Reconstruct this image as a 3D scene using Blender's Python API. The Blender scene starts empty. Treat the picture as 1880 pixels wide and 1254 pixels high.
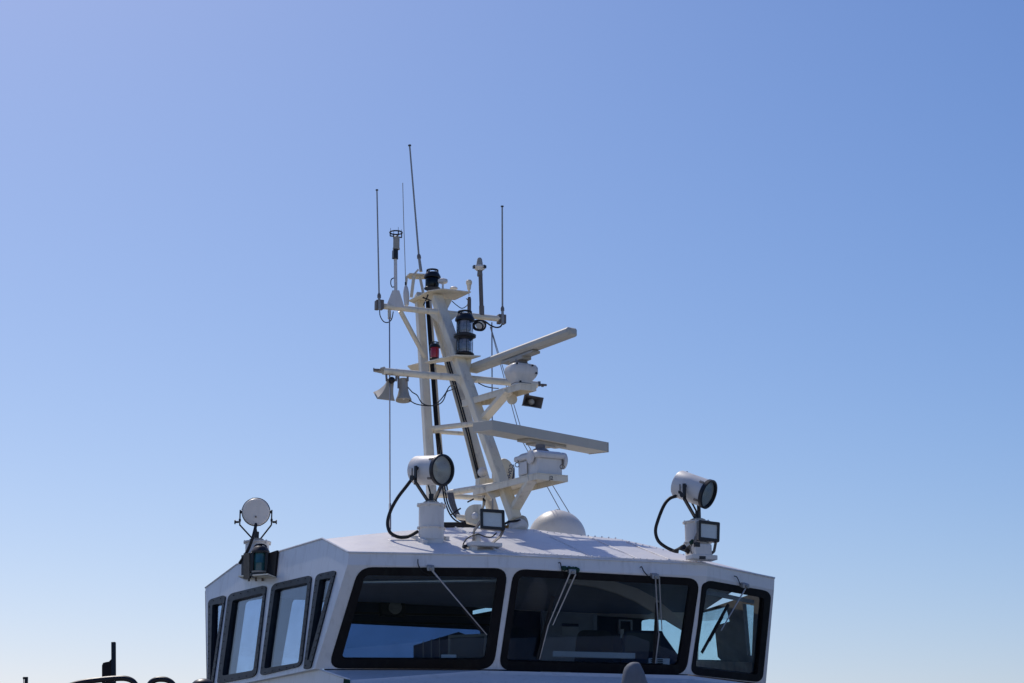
import bpy, math, random
from mathutils import Vector, Quaternion
from mathutils.geometry import tessellate_polygon
from mathutils.bvhtree import BVHTree
random.seed(7)
sc = bpy.context.scene
col = sc.collection
V = Vector
R_ = math.radians

# ------------------------------------------------------------------ camera, sky, sun, exposure
FPX, ALPHA, CAMZ = 3656.0, math.atan((1585 - 627) / 3656.0), 3.2
cam_data = bpy.data.cameras.new('camera')
cam = bpy.data.objects.new('camera', cam_data)
col.objects.link(cam)
cam_data.sensor_width = 36
cam_data.lens = 36 * FPX / 1880
cam_data.clip_end = 6000
cam.location = (0, 0, CAMZ)
cam.rotation_euler = (math.pi / 2 + ALPHA, 0, 0)
sc.camera = cam
SUN_AZ, SUN_EL = -25.0, 52.0          # degrees: azimuth left of the view direction, elevation
w = bpy.data.worlds.new('World')
sc.world = w
w.use_nodes = True
nt = w.node_tree
sky = nt.nodes.new('ShaderNodeTexSky')
sky.sky_type = 'NISHITA'
sky.sun_disc = False
sky.sun_elevation = R_(SUN_EL)
sky.sun_rotation = R_(SUN_AZ)
sky.altitude = 0
sky.air_density = 1.0
sky.dust_density = 0.9
sky.ozone_density = 3.0
# camera white balance and contrast of the sky: per channel gain * value ** power
sx_ = nt.nodes.new('ShaderNodeSeparateColor'); cx_ = nt.nodes.new('ShaderNodeCombineColor')
nt.links.new(sky.outputs[0], sx_.inputs[0])
for ch, (pw, gn) in enumerate(((1.66, 1.58), (1.38, 1.14), (1.0, 1.055))):
    a_ = nt.nodes.new('ShaderNodeMath'); a_.operation = 'MULTIPLY'; a_.inputs[1].default_value = .1
    p_ = nt.nodes.new('ShaderNodeMath'); p_.operation = 'POWER'; p_.inputs[1].default_value = pw
    g_ = nt.nodes.new('ShaderNodeMath'); g_.operation = 'MULTIPLY'; g_.inputs[1].default_value = gn * 10
    nt.links.new(sx_.outputs[ch], a_.inputs[0]); nt.links.new(a_.outputs[0], p_.inputs[0]); nt.links.new(p_.outputs[0], g_.inputs[0]); nt.links.new(g_.outputs[0], cx_.inputs[ch])
nt.links.new(cx_.outputs[0], nt.nodes['Background'].inputs[0])
nt.nodes['Background'].inputs[1].default_value = 0.10
sun_d = bpy.data.lights.new('sun', 'SUN')
sun_d.energy = 2.4
sun_d.angle = R_(0.5)
sun_d.color = (1.0, 0.95, 0.88)
sun = bpy.data.objects.new('sun', sun_d)
col.objects.link(sun)
sdir = V((math.sin(R_(SUN_AZ)) * math.cos(R_(SUN_EL)), math.cos(R_(SUN_AZ)) * math.cos(R_(SUN_EL)), math.sin(R_(SUN_EL))))
sun.rotation_euler = (-sdir).to_track_quat('-Z', 'Y').to_euler()
sun.location = sdir * 60
sc.view_settings.view_transform = 'Standard'
sc.view_settings.look = 'None'
sc.view_settings.exposure = 0.0
sc.view_settings.gamma = 1

# ------------------------------------------------------------------ measuring: photograph pixel -> point in the place
CAM = V((0, 0, CAMZ))
FW = V((0, math.cos(ALPHA), math.sin(ALPHA)))
UP = V((0, -math.sin(ALPHA), math.cos(ALPHA)))
def ray(px, py):
    return FW + V((1, 0, 0)) * ((px - 940) / FPX) + UP * (-(py - 627) / FPX)
def P(px, py, Y):                                   # at distance Y in front of the camera
    d = ray(px, py)
    return CAM + d * (Y / d.y)
def Pz(px, py, z):                                  # on the level z
    d = ray(px, py)
    return CAM + d * ((z - CAMZ) / d.z)
def plane(a, b, c):
    n = (b - a).cross(c - a).normalized()
    if n.dot(CAM - a) < 0: n = -n
    return (a.copy(), n)
def PL(px, py, pl):                                 # on a plane
    d = ray(px, py)
    return CAM + d * ((pl[0] - CAM).dot(pl[1]) / d.dot(pl[1]))
def S(px, Y): return px * Y / FPX                   # pixel length -> metres at distance Y
HEAD = R_(22)
U = V((math.cos(HEAD), math.sin(HEAD), 0))          # across the boat
F = V((math.sin(HEAD), -math.cos(HEAD), 0))         # towards the bow
Z = V((0, 0, 1))
def lerp(a, b, t): return a + (b - a) * t

# ------------------------------------------------------------------ materials
def pbr(name, c, rough=.45, metal=0.0, var=.06, scale=5.0, stain=None, stain_amt=.0, bump=0.0, coat=0.0, streak=True):
    m = bpy.data.materials.new(name); m.use_nodes = True
    n = m.node_tree.nodes; l = m.node_tree.links; b = n['Principled BSDF']
    tc = n.new('ShaderNodeTexCoord')
    no = n.new('ShaderNodeTexNoise'); no.inputs['Scale'].default_value = scale; no.inputs['Detail'].default_value = 6
    l.new(tc.outputs['Object'], no.inputs['Vector'])
    ra = n.new('ShaderNodeValToRGB')
    ra.color_ramp.elements[0].position = .3; ra.color_ramp.elements[1].position = .7
    ra.color_ramp.elements[0].color = [*(x * (1 - var) for x in c), 1]
    ra.color_ramp.elements[1].color = [*(min(1, x * (1 + var)) for x in c), 1]
    l.new(no.outputs[0], ra.inputs[0]); out = ra.outputs[0]
    if stain:
        mp = n.new('ShaderNodeMapping'); mp.inputs['Scale'].default_value = (9, 9, 1.6) if streak else (7, 7, 7)
        l.new(tc.outputs['Object'], mp.inputs[0])
        n2 = n.new('ShaderNodeTexNoise'); n2.inputs['Scale'].default_value = 1.7; n2.inputs['Detail'].default_value = 8; n2.inputs['Roughness'].default_value = .65
        l.new(mp.outputs[0], n2.inputs['Vector'])
        r2 = n.new('ShaderNodeValToRGB'); r2.color_ramp.elements[0].position = .52; r2.color_ramp.elements[1].position = .80
        r2.color_ramp.elements[1].color = (stain_amt,) * 3 + (1,)
        l.new(n2.outputs[0], r2.inputs[0])
        mx = n.new('ShaderNodeMix'); mx.data_type = 'RGBA'
        l.new(r2.outputs[0], mx.inputs[0]); l.new(out, mx.inputs[6]); mx.inputs[7].default_value = (*stain, 1)
        out = mx.outputs[2]
    l.new(out, b.inputs['Base Color'])
    rr = n.new('ShaderNodeMapRange'); rr.inputs[3].default_value = max(.04, rough - .08); rr.inputs[4].default_value = min(1, rough + .12)
    n3 = n.new('ShaderNodeTexNoise'); n3.inputs['Scale'].default_value = scale * 3; n3.inputs['Detail'].default_value = 4
    l.new(tc.outputs['Object'], n3.inputs['Vector']); l.new(n3.outputs[0], rr.inputs[0]); l.new(rr.outputs[0], b.inputs['Roughness'])
    b.inputs['Metallic'].default_value = metal
    if name in ('black_window_seal', 'dark_interior', 'dark_shroud', 'slate_frame_paint'): b.inputs['Specular IOR Level'].default_value = .2
    if coat: b.inputs['Coat Weight'].default_value = coat; b.inputs['Coat Roughness'].default_value = .15
    if bump:
        bp = n.new('ShaderNodeBump'); bp.inputs['Strength'].default_value = bump; bp.inputs['Distance'].default_value = .004
        l.new(n3.outputs[0], bp.inputs['Height']); l.new(bp.outputs[0], b.inputs['Normal'])
    return m
def glass(name, tint, rough=0.0, refl=(1, 1, 1), f0=.03):
    m = bpy.data.materials.new(name); m.use_nodes = True
    n = m.node_tree.nodes; l = m.node_tree.links
    n.remove(n['Principled BSDF'])
    t = n.new('ShaderNodeBsdfTransparent')
    g = n.new('ShaderNodeBsdfGlossy'); g.inputs['Roughness'].default_value = rough; g.inputs[0].default_value = (*refl, 1)
    lw = n.new('ShaderNodeLayerWeight'); lw.inputs['Blend'].default_value = .5      # facing = 1 - |cos|, the same on both sides of the pane
    pw = n.new('ShaderNodeMath'); pw.operation = 'POWER'; pw.inputs[1].default_value = 5
    fr = n.new('ShaderNodeMath'); fr.operation = 'MULTIPLY_ADD'; fr.inputs[1].default_value = .80; fr.inputs[2].default_value = f0
    l.new(lw.outputs['Facing'], pw.inputs[0]); l.new(pw.outputs[0], fr.inputs[0])
    tc = n.new('ShaderNodeTexCoord')
    no = n.new('ShaderNodeTexNoise'); no.inputs['Scale'].default_value = 3.5; no.inputs['Detail'].default_value = 6
    l.new(tc.outputs['Object'], no.inputs['Vector'])
    ra = n.new('ShaderNodeValToRGB'); ra.color_ramp.elements[0].position = .35; ra.color_ramp.elements[1].position = .75
    ra.color_ramp.elements[0].color = (*tint, 1); ra.color_ramp.elements[1].color = (*(x * .93 for x in tint), 1)
    l.new(no.outputs[0], ra.inputs[0]); l.new(ra.outputs[0], t.inputs[0])
    mx = n.new('ShaderNodeMixShader')
    l.new(fr.outputs[0], mx.inputs[0]); l.new(t.outputs[0], mx.inputs[1]); l.new(g.outputs[0], mx.inputs[2])
    l.new(mx.outputs[0], n['Material Output'].inputs[0])
    return m
RUST = (.19, .10, .05); GRIME = (.28, .25, .20)
M = dict(
    white=pbr('white_paint', (.80, .80, .79), .38, var=.03, scale=2.2, stain=GRIME, stain_amt=.35, bump=.06, coat=.15),
    roof=pbr('roof_paint', (.80, .77, .73), .42, var=.035, scale=2.0, stain=(.42, .40, .37), stain_amt=.35, bump=.12, streak=False),
    cream=pbr('cream_paint', (.87, .78, .59), .42, var=.05, scale=4, stain=(.36, .27, .16), stain_amt=.6, bump=.08),
    gear=pbr('equipment_white', (.74, .72, .67), .42, var=.04, scale=4, stain=(.34, .30, .25), stain_amt=.3, bump=.05),
    lightgear=pbr('weathered_light_grey', (.42, .39, .32), .5, var=.06, scale=6, stain=(.25, .22, .18), stain_amt=.4),
    radar=pbr('radar_grey', (.55, .52, .43), .45, var=.03, scale=3, stain=(.30, .28, .24), stain_amt=.25),
    black=pbr('black_plastic', (.012, .012, .014), .38, var=.25, scale=10),
    rubber=pbr('black_rubber', (.010, .010, .011), .6, var=.2, scale=14),
    seal=pbr('black_window_seal', (.008, .0075, .009), .55, var=.25, scale=5, stain=(.03, .035, .03), stain_amt=.6),
    slate=pbr('slate_frame_paint', (.016, .024, .034), .45, var=.2, scale=6, stain=(.035, .042, .045), stain_amt=.3, bump=.1),
    steel=pbr('galvanised_steel', (.36, .36, .35), .45, metal=.6, var=.12, scale=12),
    alu=pbr('wiper_steel', (.52, .52, .52), .35, metal=.8, var=.08, scale=14),
    grey=pbr('grey_antenna', (.33, .34, .33), .5, var=.08, scale=9),
    brown=pbr('weathered_grey_bronze', (.16, .14, .125), .55, var=.15, scale=14, stain=(.08, .05, .03), stain_amt=.5),
    bracket=pbr('grey_brown_bracket', (.20, .18, .16), .5, var=.12, scale=12),
    shroud=pbr('dark_shroud', (.012, .009, .009), .5, var=.3, scale=7, stain=(.045, .016, .012), stain_amt=.5, streak=False),
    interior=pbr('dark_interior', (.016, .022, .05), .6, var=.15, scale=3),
    ceiling=pbr('cabin_ceiling', (.12, .17, .30), .55, var=.06, scale=2),
    band=pbr('cabin_beam', (.60, .52, .48), .6, var=.06, scale=3),
    tan=pbr('tan_lining', (.34, .26, .20), .6, var=.15, scale=3),
    tanledge=pbr('tan_wood', (.70, .50, .36), .5, var=.2, scale=5),  # tan brightened to give the ledge a sunlit look
    door=pbr('cabin_door_grey', (.42, .46, .54), .5, var=.05, scale=3),
    paper=pbr('pale_sheet', (.62, .65, .70), .6, var=.06, scale=4),
    fabric=pbr('dark_seat_fabric', (.03, .032, .045), .8, var=.2, scale=20, bump=.3),
    cover=pbr('grey_cover_cloth', (.17, .185, .205), .75, var=.16, scale=5, stain=(.09, .10, .11), stain_amt=.5, bump=.6),
    led=pbr('flood_panel', (.58, .64, .64), .25, var=.03, scale=3, coat=.5),
    rubgreen=pbr('green_moss', (.012, .05, .035), .9, var=.5, scale=30, bump=.8),
    lensinner=pbr('lamp_inner_lens', (.42, .43, .46), .2, var=.5, scale=26, coat=.6),
    orange=pbr('orange_rope', (.32, .17, .05), .8, var=.4, scale=30, bump=.5),
    clearglass=glass('window_glass', (.84, .91, .94)),
    sideglass=glass('side_window_glass', (.70, .78, .88), f0=.075),
    darkglass=glass('tinted_rear_glass', (.24, .34, .52)),
    rearglass=glass('rear_glass', (.80, .92, .96)),
    lens=glass('lamp_lens', (.70, .71, .74), .05, f0=.07),
    spotglass=glass('searchlight_glass', (.90, .93, .93), .02, f0=.05),
    redglass=pbr('red_lens', (.46, .006, .014), .15, var=.2, scale=12, coat=.6),
    greenglass=pbr('green_lens', (.045, .16, .17), .18, var=.2, scale=12, coat=.6),
    mirror=pbr('reflector', (.80, .82, .82), .30, metal=.75, var=.05, scale=6),
    blue=pbr('dark_blue_print', (.02, .03, .10), .5, var=.05),
    deckpaint=pbr('tan_deck_paint', (.46, .37, .25), .7, var=.1, scale=2),
    hull=pbr('hull_blue', (.03, .045, .09), .4, var=.1, scale=2),
)

# ------------------------------------------------------------------ mesh helpers
class MB:
    def __init__(s): s.v = []; s.f = []
    def add(s, vs, fs):
        o = len(s.v); s.v += [V(x) for x in vs]; s.f += [[i + o for i in q] for q in fs]; return s
    def frame(s, d):
        d = d.normalized(); a = Z if abs(d.z) < .9 else V((1, 0, 0))
        x = a.cross(d).normalized(); return x, d.cross(x).normalized(), d
    def tube(s, a, b, r0, r1=None, n=14, caps=True):
        r1 = r0 if r1 is None else r1
        x, y, d = s.frame(b - a); vs = []
        for c, r in ((a, r0), (b, r1)):
            for i in range(n):
                t = 2 * math.pi * i / n; vs.append(c + x * (r * math.cos(t)) + y * (r * math.sin(t)))
        fs = [[i, (i + 1) % n, n + (i + 1) % n, n + i] for i in range(n)]
        if caps: fs += [list(range(n))[::-1], list(range(n, 2 * n))]
        return s.add(vs, fs)
    def path(s, pts, r, n=8):
        rings = []; prev = None
        for i, p in enumerate(pts):
            d = (pts[min(i + 1, len(pts) - 1)] - pts[max(i - 1, 0)]).normalized()
            if prev is None: x = s.frame(d)[0]
            else:
                x = prev - d * prev.dot(d)
                x = x.normalized() if x.length > 1e-6 else s.frame(d)[0]
            prev = x; y = d.cross(x)
            rr = r(i / (len(pts) - 1)) if callable(r) else r
            rings.append([p + x * (rr * math.cos(2 * math.pi * k / n)) + y * (rr * math.sin(2 * math.pi * k / n)) for k in range(n)])
        return s.loft(rings)
    def loft(s, rings, caps=True, closed=True):
        n = len(rings[0]); vs = [p for r in rings for p in r]; fs = []
        for j in range(len(rings) - 1):
            for i in range(n if closed else n - 1):
                k = (i + 1) % n; fs.append([j * n + i, j * n + k, (j + 1) * n + k, (j + 1) * n + i])
        if caps:
            fs.append(list(range(n))[::-1]); o = (len(rings) - 1) * n; fs.append([o + i for i in range(n)])
        return s.add(vs, fs)
    def lathe(s, o, axis, prof, n=28, caps=True):           # prof: (radius, along axis)
        x, y, d = s.frame(axis)
        return s.loft([[o + d * h + x * (r * math.cos(2 * math.pi * i / n)) + y * (r * math.sin(2 * math.pi * i / n)) for i in range(n)] for r, h in prof], caps)
    def box(s, c, ax, ay, az):                              # half vectors
        vs = [c + ax * i + ay * j + az * k for k in (-1, 1) for j in (-1, 1) for i in (-1, 1)]
        return s.add(vs, [[0, 2, 3, 1], [4, 5, 7, 6], [0, 1, 5, 4], [2, 6, 7, 3], [0, 4, 6, 2], [1, 3, 7, 5]])
    def bar(s, a, b, w, d, side=None):
        ax = (b - a).normalized(); side = side or U
        x = (side - ax * side.dot(ax)).normalized(); y = ax.cross(x)
        return s.box((a + b) / 2, x * (w / 2), y * (d / 2), (b - a) / 2)
    def prism(s, poly, ext):
        n = len(poly); vs = list(poly) + [p + ext for p in poly]
        tri = tessellate_polygon([[p for p in poly]])
        fs = [list(t) for t in tri] + [[i + n for i in t][::-1] for t in tri]
        fs += [[i, (i + 1) % n, n + (i + 1) % n, n + i] for i in range(n)]
        return s.add(vs, fs)
    def panel(s, outer, holes, n, th):                      # flat sheet with openings, thickness th behind
        loops = [outer] + holes; pts = [p for lp in loops for p in lp]; m = len(pts)
        tri = tessellate_polygon(loops)
        vs = pts + [p - n * th for p in pts]
        fs = [list(t) for t in tri] + [[i + m for i in t][::-1] for t in tri]
        o = 0
        for lp in loops:
            k = len(lp); fs += [[o + i, o + (i + 1) % k, m + o + (i + 1) % k, m + o + i] for i in range(k)]; o += k
        return s.add(vs, fs)
    def ball(s, c, r, n=16, m=10, sq=(1, 1, 1)):
        rings = []
        for j in range(m + 1):
            t = math.pi * (j + .02) / (m + .04); rings.append([c + V((r * sq[0] * math.sin(t) * math.cos(2 * math.pi * i / n), r * sq[1] * math.sin(t) * math.sin(2 * math.pi * i / n), -r * sq[2] * math.cos(t))) for i in range(n)])
        return s.loft(rings)
    def build(s, name, mat, parent=None, bevel=0.0, smooth=35):
        off = V((0, 0, 0)); q = parent
        while q is not None: off += q.location; q = q.parent
        me = bpy.data.meshes.new(name)
        me.from_pydata([p - off for p in s.v], [], s.f)
        import bmesh
        bm = bmesh.new(); bm.from_mesh(me); bmesh.ops.recalc_face_normals(bm, faces=bm.faces); bm.to_mesh(me); bm.free()
        me.materials.append(M[mat] if isinstance(mat, str) else mat)
        me.shade_smooth(); me.set_sharp_from_angle(angle=R_(smooth))
        o = bpy.data.objects.new(name, me); col.objects.link(o)
        if parent is not None: o.parent = parent
        if bevel:
            b = o.modifiers.new('bevel', 'BEVEL'); b.width = bevel; b.segments = 2; b.limit_method = 'ANGLE'; b.angle_limit = R_(40)
        return o
def tag(o, label=None, cat=None, group=None, kind=None):
    if label: o['label'] = label
    if cat: o['category'] = cat
    if group: o['group'] = group
    if kind: o['kind'] = kind
    return o
def thing(name, label, cat, loc, group=None):
    o = bpy.data.objects.new(name, None); o.empty_display_size = .1; col.objects.link(o)
    o.location = loc; return tag(o, label, cat, group)
def smoothpath(pts, n=6):                                   # Catmull-Rom
    out = []; q = [pts[0]] + list(pts) + [pts[-1]]
    for i in range(1, len(q) - 2):
        a, b, c, d = q[i - 1:i + 3]
        for k in range(n):
            t = k / n
            out.append(.5 * ((2 * b) + (c - a) * t + (2 * a - 5 * b + 4 * c - d) * t * t + (3 * b - a - 3 * c + d) * t ** 3))
    return out + [pts[-1]]
def roundpx(c, r, n=6):                                     # rounded polygon in photograph measure
    out = []; m = len(c); rs = r if isinstance(r, (list, tuple)) else [r] * m
    for i in range(m):
        p = V(c[i]); a = (V(c[i - 1]) - p); b = (V(c[(i + 1) % m]) - p); rr = rs[i]
        la = min(rr, a.length * .48); lb = min(rr, b.length * .48)
        s0 = p + a.normalized() * la; s1 = p + b.normalized() * lb
        for k in range(n + 1):
            t = k / n; out.append(tuple((1 - t) ** 2 * s0 + 2 * t * (1 - t) * p + t * t * s1))
    return out
def pts_on(pl, px): return [PL(x, y, pl) for x, y in px]
def shift(pts, v): return [p + v for p in pts]
def ptsY(px, Y): return [P(x, y, Y) for x, y in px]
def text_mesh(body, size, o, xdir, ydir, mat, name, parent, th=.002):
    cu = bpy.data.curves.new(name, 'FONT'); cu.body = body; cu.size = size; cu.extrude = th / 2; cu.align_x = 'CENTER'; cu.align_y = 'CENTER'
    t = bpy.data.objects.new(name, cu); col.objects.link(t)
    dg = bpy.context.evaluated_depsgraph_get(); me = bpy.data.meshes.new_from_object(t.evaluated_get(dg))
    bpy.data.objects.remove(t); n = xdir.cross(ydir).normalized()
    b = MB(); b.add([o + xdir * v.co.x + ydir * v.co.y + n * v.co.z for v in me.vertices], [list(p.vertices) for p in me.polygons])
    return b.build(name, mat, parent)

# ------------------------------------------------------------------ water
wt = bpy.data.materials.new('water'); wt.use_nodes = True
b_ = wt.node_tree.nodes['Principled BSDF']; b_.inputs['Base Color'].default_value = (.012, .028, .035, 1); b_.inputs['Roughness'].default_value = .08
nz = wt.node_tree.nodes.new('ShaderNodeTexNoise'); nz.inputs['Scale'].default_value = 1.6; nz.inputs['Detail'].default_value = 5
tcw = wt.node_tree.nodes.new('ShaderNodeTexCoord'); wt.node_tree.links.new(tcw.outputs['Object'], nz.inputs['Vector'])
bpw = wt.node_tree.nodes.new('ShaderNodeBump'); bpw.inputs['Strength'].default_value = .6; bpw.inputs['Distance'].default_value = .15
wt.node_tree.links.new(nz.outputs[0], bpw.inputs['Height']); wt.node_tree.links.new(bpw.outputs[0], b_.inputs['Normal'])
tag(MB().add([V((-3000, -3000, 0)), V((3000, -3000, 0)), V((3000, 3000, 0)), V((-3000, 3000, 0))], [[0, 1, 2, 3]]).build('water', wt), kind='structure')

# the concrete quay the photograph is taken from (outside the frame, it throws light back up at the boat)
qm = pbr('concrete', (.46, .44, .40), .85, var=.12, scale=.8, stain=(.25, .23, .20), stain_amt=.5, streak=False)
tag(MB().prism([V((-160, -200, 1.55)), V((160, -200, 1.55)), V((160, 10.2, 1.55)), V((-160, 10.2, 1.55))], Z * -3).build('quay', qm), kind='structure')

# ------------------------------------------------------------------ wheelhouse
A1 = P(638, 1037, 18.0); A2 = P(578, 1228, 18.33); I_ = Pz(381, 1268, A2.z)
LP = plane(A1, A2, I_)
A = PL(640, 1015, LP); E = PL(592, 990, LP); G = PL(435, 1037, LP); H = PL(377, 1080, LP)
B1 = Pz(922, 1042, A1.z); C1 = Pz(1298, 1058, A1.z); D1 = Pz(1421, 1083, A1.z)
B = Pz(921, 1020, A.z); C = Pz(1300, 1037, A.z); D = Pz(1422, 1062, A.z)
FP1 = plane(A1, B1, A2); B2 = PL(915, 1229, FP1)
FP2 = plane(B1, C1, B2); C2 = PL(1263, 1238, FP2)
FP3 = plane(C1, D1, C2); D2 = PL(1406, 1256, FP3)
RP = (H.copy(), F.copy())                                 # rear bulkhead
K = PL(1268, 1200, RP); KT = V((K.x, K.y, A.z)); KB = V((K.x, K.y, A2.z))
RW = plane(D1, D2, V((K.x, K.y, D1.z)))
boat = thing('pilot_boat', 'white pilot boat with black framed windows and a raked mast', 'boat', V((0, 20.0, 0)))

W_front = [  # outer, glass, radii
    ([(659, 1041), (933, 1043), (906, 1228.5), (602, 1227)], [(670, 1056), (914, 1059), (890, 1211), (627, 1210)], 26, 9, FP1),
    ([(943, 1044), (1285, 1062), (1259, 1239), (915, 1230)], [(953, 1058), (1268, 1075), (1245, 1222), (930, 1214)], 24, 9, FP2),
    ([(1293, 1064), (1416, 1086), (1399, 1253), (1267, 1238)], [(1297, 1079), (1403, 1098), (1390, 1239), (1276, 1225)], 16, 7, FP3)]
W_side = [
    ([(384, 1102), (416, 1092), (392, 1262), (383, 1262)], [(392, 1111), (410, 1108), (389.5, 1250), (388, 1250)], [8, 8, 4, 3], 2),
    ([(421, 1091), (491, 1074), (472, 1242), (400, 1256)], [(429, 1103), (485, 1089), (467, 1231), (410, 1241)], [11, 9, 12, 6], 4),
    ([(501, 1073), (574, 1056), (555, 1223), (479, 1241)], [(507, 1083), (567, 1070), (550, 1217), (487, 1228)], [11, 9, 12, 8], 4),
    ([(582, 1055), (619, 1047), (572, 1227), (559, 1229)], [(589, 1065), (610, 1061), (569, 1212), (566, 1213)], [10, 7, 4, 4], 2)]
WT = .05
# left wall with four openings, three front facets, fascia
b = MB()
b.panel([A, E, G, H, I_, A2, A1], [pts_on(LP, roundpx([lerp(V(o), V(g), .6)[:] for o, g in zip(w_[0], w_[1])], 5)) for w_ in W_side], LP[1], WT)
for (outer, inner, r0, r1, pl), (a, c, d, e) in zip(W_front, ((A1, B1, B2, A2), (B1, C1, C2, B2), (C1, D1, D2, C2))):
    b.panel([a, c, d, e], [pts_on(pl, roundpx([lerp(V(o), V(g), .6)[:] for o, g in zip(outer, inner)], 14))], pl[1], WT)
fas = MB()
fr_t = [A, B, C, D]; fr_b = [A1, B1, C1, D1]
off = V((0, .05, 0))
fas.loft([[p for p in fr_t], [p for p in fr_b]], caps=False, closed=False)
b.v, b.f = b.v, b.f
base_i = len(b.v); b.v += fas.v; b.f += [[i + base_i for i in f] for f in fas.f]
# right wall and rear bulkhead
DT = D.copy()
rwo = [D1 + Z * .02, V((K.x, K.y, A1.z + .18)), KB, D2]
rw_h = [pts_on(RW, [(1284, 1122), (1340, 1113), (1347, 1141), (1319, 1149), (1325, 1206), (1331, 1212), (1283, 1211)]),
        pts_on(RW, [(1371, 1108), (1392, 1112), (1388, 1205), (1379, 1203)])]
rwo = [PL(*q, RW) for q in ()] or rwo
right = MB().panel(shift(rwo, RW[1] * .045), [shift(h_, RW[1] * .045) for h_ in rw_h], RW[1], .04)
HB = V((I_.x, I_.y, A2.z))
rear = MB()
RPs = [PL(378, 1084, RP), V((K.x, K.y, A1.z + .25)), KB, PL(381, 1262, RP)]
r_h = [pts_on(RP, roundpx([(452, 1104), (496, 1096), (480, 1246), (432, 1246)], 8)),
       pts_on(RP, roundpx([(614, 1143), (884, 1156), (884, 1226), (606, 1226)], 6)),
       pts_on(RP, roundpx([(1178, 1139), (1246, 1128), (1257, 1160), (1257, 1216), (1178, 1217)], 4)),
       pts_on(RP, roundpx([(538, 1100), (604, 1102), (596, 1246), (512, 1246)], 8)),
       pts_on(RP, [(868, 1121), (906, 1113), (906, 1121), (868, 1128)]),  # slot added so that sky shows through as a bright white streak
       pts_on(RP, roundpx([(398, 1104), (424, 1100), (406, 1246), (390, 1246)], 5))]
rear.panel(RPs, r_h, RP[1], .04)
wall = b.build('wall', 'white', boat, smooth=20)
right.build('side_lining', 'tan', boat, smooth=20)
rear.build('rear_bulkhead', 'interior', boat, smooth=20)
for hpx, mt in ((r_h[0], 'sideglass'), (r_h[1], 'darkglass'), (r_h[2], 'rearglass'), (r_h[3], 'sideglass'), (r_h[4], 'rearglass'), (r_h[5], 'sideglass')):
    MB().panel(shift(hpx, -RP[1] * .012), [], RP[1], .006).build('rear_pane', mt, boat)  # includes the pane of the added bright slot
for hp in rw_h:
    MB().panel(shift(hp, RW[1] * .03), [], RW[1], .006).build('rear_pane', 'rearglass', boat)
# lining of the front and the left wall (dark inside)
# windows
def frame_window(outer, inner, r0, r1, pl, fmat, gmat, proud, bolts):
    n = pl[1]
    op = roundpx(outer, r0); ip = roundpx(inner, r1)
    fr = MB().panel(shift(pts_on(pl, op), n * proud), [shift(pts_on(pl, ip), n * proud)], n, proud + .055)
    if bolts:
        cpx = [lerp(V(o), V(g), .34) for o, g in zip(outer, inner)]
        rp = roundpx([c[:] for c in cpx], 8, 4); tot = 0
        acc = 0.0
        for i in range(len(rp)):
            p = V(rp[i]); q = V(rp[(i + 1) % len(rp)]); L = (q - p).length; s_ = acc
            while s_ < L:
                t = lerp(p, q, s_ / L); c = PL(t.x, t.y, pl) + n * proud
                fr.lathe(c - n * .002, n, [(.0065, 0), (.0065, .005), (.003, .008)], n=8); s_ += 13.5
            acc = s_ - L
    f = fr.build('window', fmat, boat, smooth=30)
    MB().panel(shift(pts_on(pl, roundpx([lerp(V(g), V(o), .04)[:] for o, g in zip(outer, inner)], r1)), -n * .02), [], n, .008).build('pane', gmat, f)
    return f
for outer, inner, r0, r1, pl in W_front: frame_window(outer, inner, r0, r1, pl, 'seal', 'clearglass', .006, False)
for outer, inner, r0, r1 in W_side: frame_window(outer, inner, r0, r1, LP, 'slate', 'sideglass', .014, True)
# roof
fe = [A, lerp(A, B, .18), lerp(A, B, .40), lerp(A, B, .68), B, lerp(B, C, .16), lerp(B, C, .38), lerp(B, C, .58), lerp(B, C, .79), C, lerp(C, D, .4), D]
ridge_px = [None, (655, 983, 18.85), (735, 975, 19.3), (820, 969, 19.7), (900, 968, 19.95), (980, 972, 20.1), (1070, 983, 20.2), (1140, 990, 20.3), (1200, 1003, 20.3), (1252, 1017, 20.2), (1318, 1036, 20.0), (1421, 1061, 19.68)]
rg = [E] + [P(*q) for q in ridge_px[1:]]
rows = [fe]
for t in (.25, .5, .75): rows.append([lerp(a, c, t) + Z * (.018 * math.sin(math.pi * t) if i not in (0, 11) else 0) for i, (a, c) in enumerate(zip(fe, rg))])
rows.append(rg)
aft1 = [G] + [lerp(p, V((p.x, p.y, 0)) + Z * (p.z - .03), 1) - F * 1.0 for p in rg[1:]]
n_ = len(rg)
rend = [lerp(H, V((K.x, K.y, A.z)), i / (n_ - 1)) for i in range(n_)]
for i in range(1, n_):
    p = aft1[i]
    dist = (RP[0] - p).dot(RP[1])
    if dist > -.05: aft1[i] = lerp(rg[i], rend[i], .5) + Z * .1
rows += [aft1, rend]
rb = MB().loft(rows, caps=False, closed=False)
roof_bvh = BVHTree.FromPolygons([p[:] for p in rb.v], rb.f)
roof = rb.build('roof', 'roof', boat, smooth=12)
def roof_hit(px, py):
    h = roof_bvh.ray_cast(CAM, ray(px, py).normalized()); return h[0], h[1]
def roof_under(p):
    h = roof_bvh.ray_cast(p + Z * 3, -Z); return h[0] if h[0] else p
def roof_pt(px, py, lift=0.0):
    h = roof_bvh.ray_cast(CAM, ray(px, py).normalized())
    if h[0] is None: return P(px, py, 19)
    n = h[1] if h[1].dot(CAM - h[0]) > 0 else -h[1]
    return h[0] + n * lift
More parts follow.
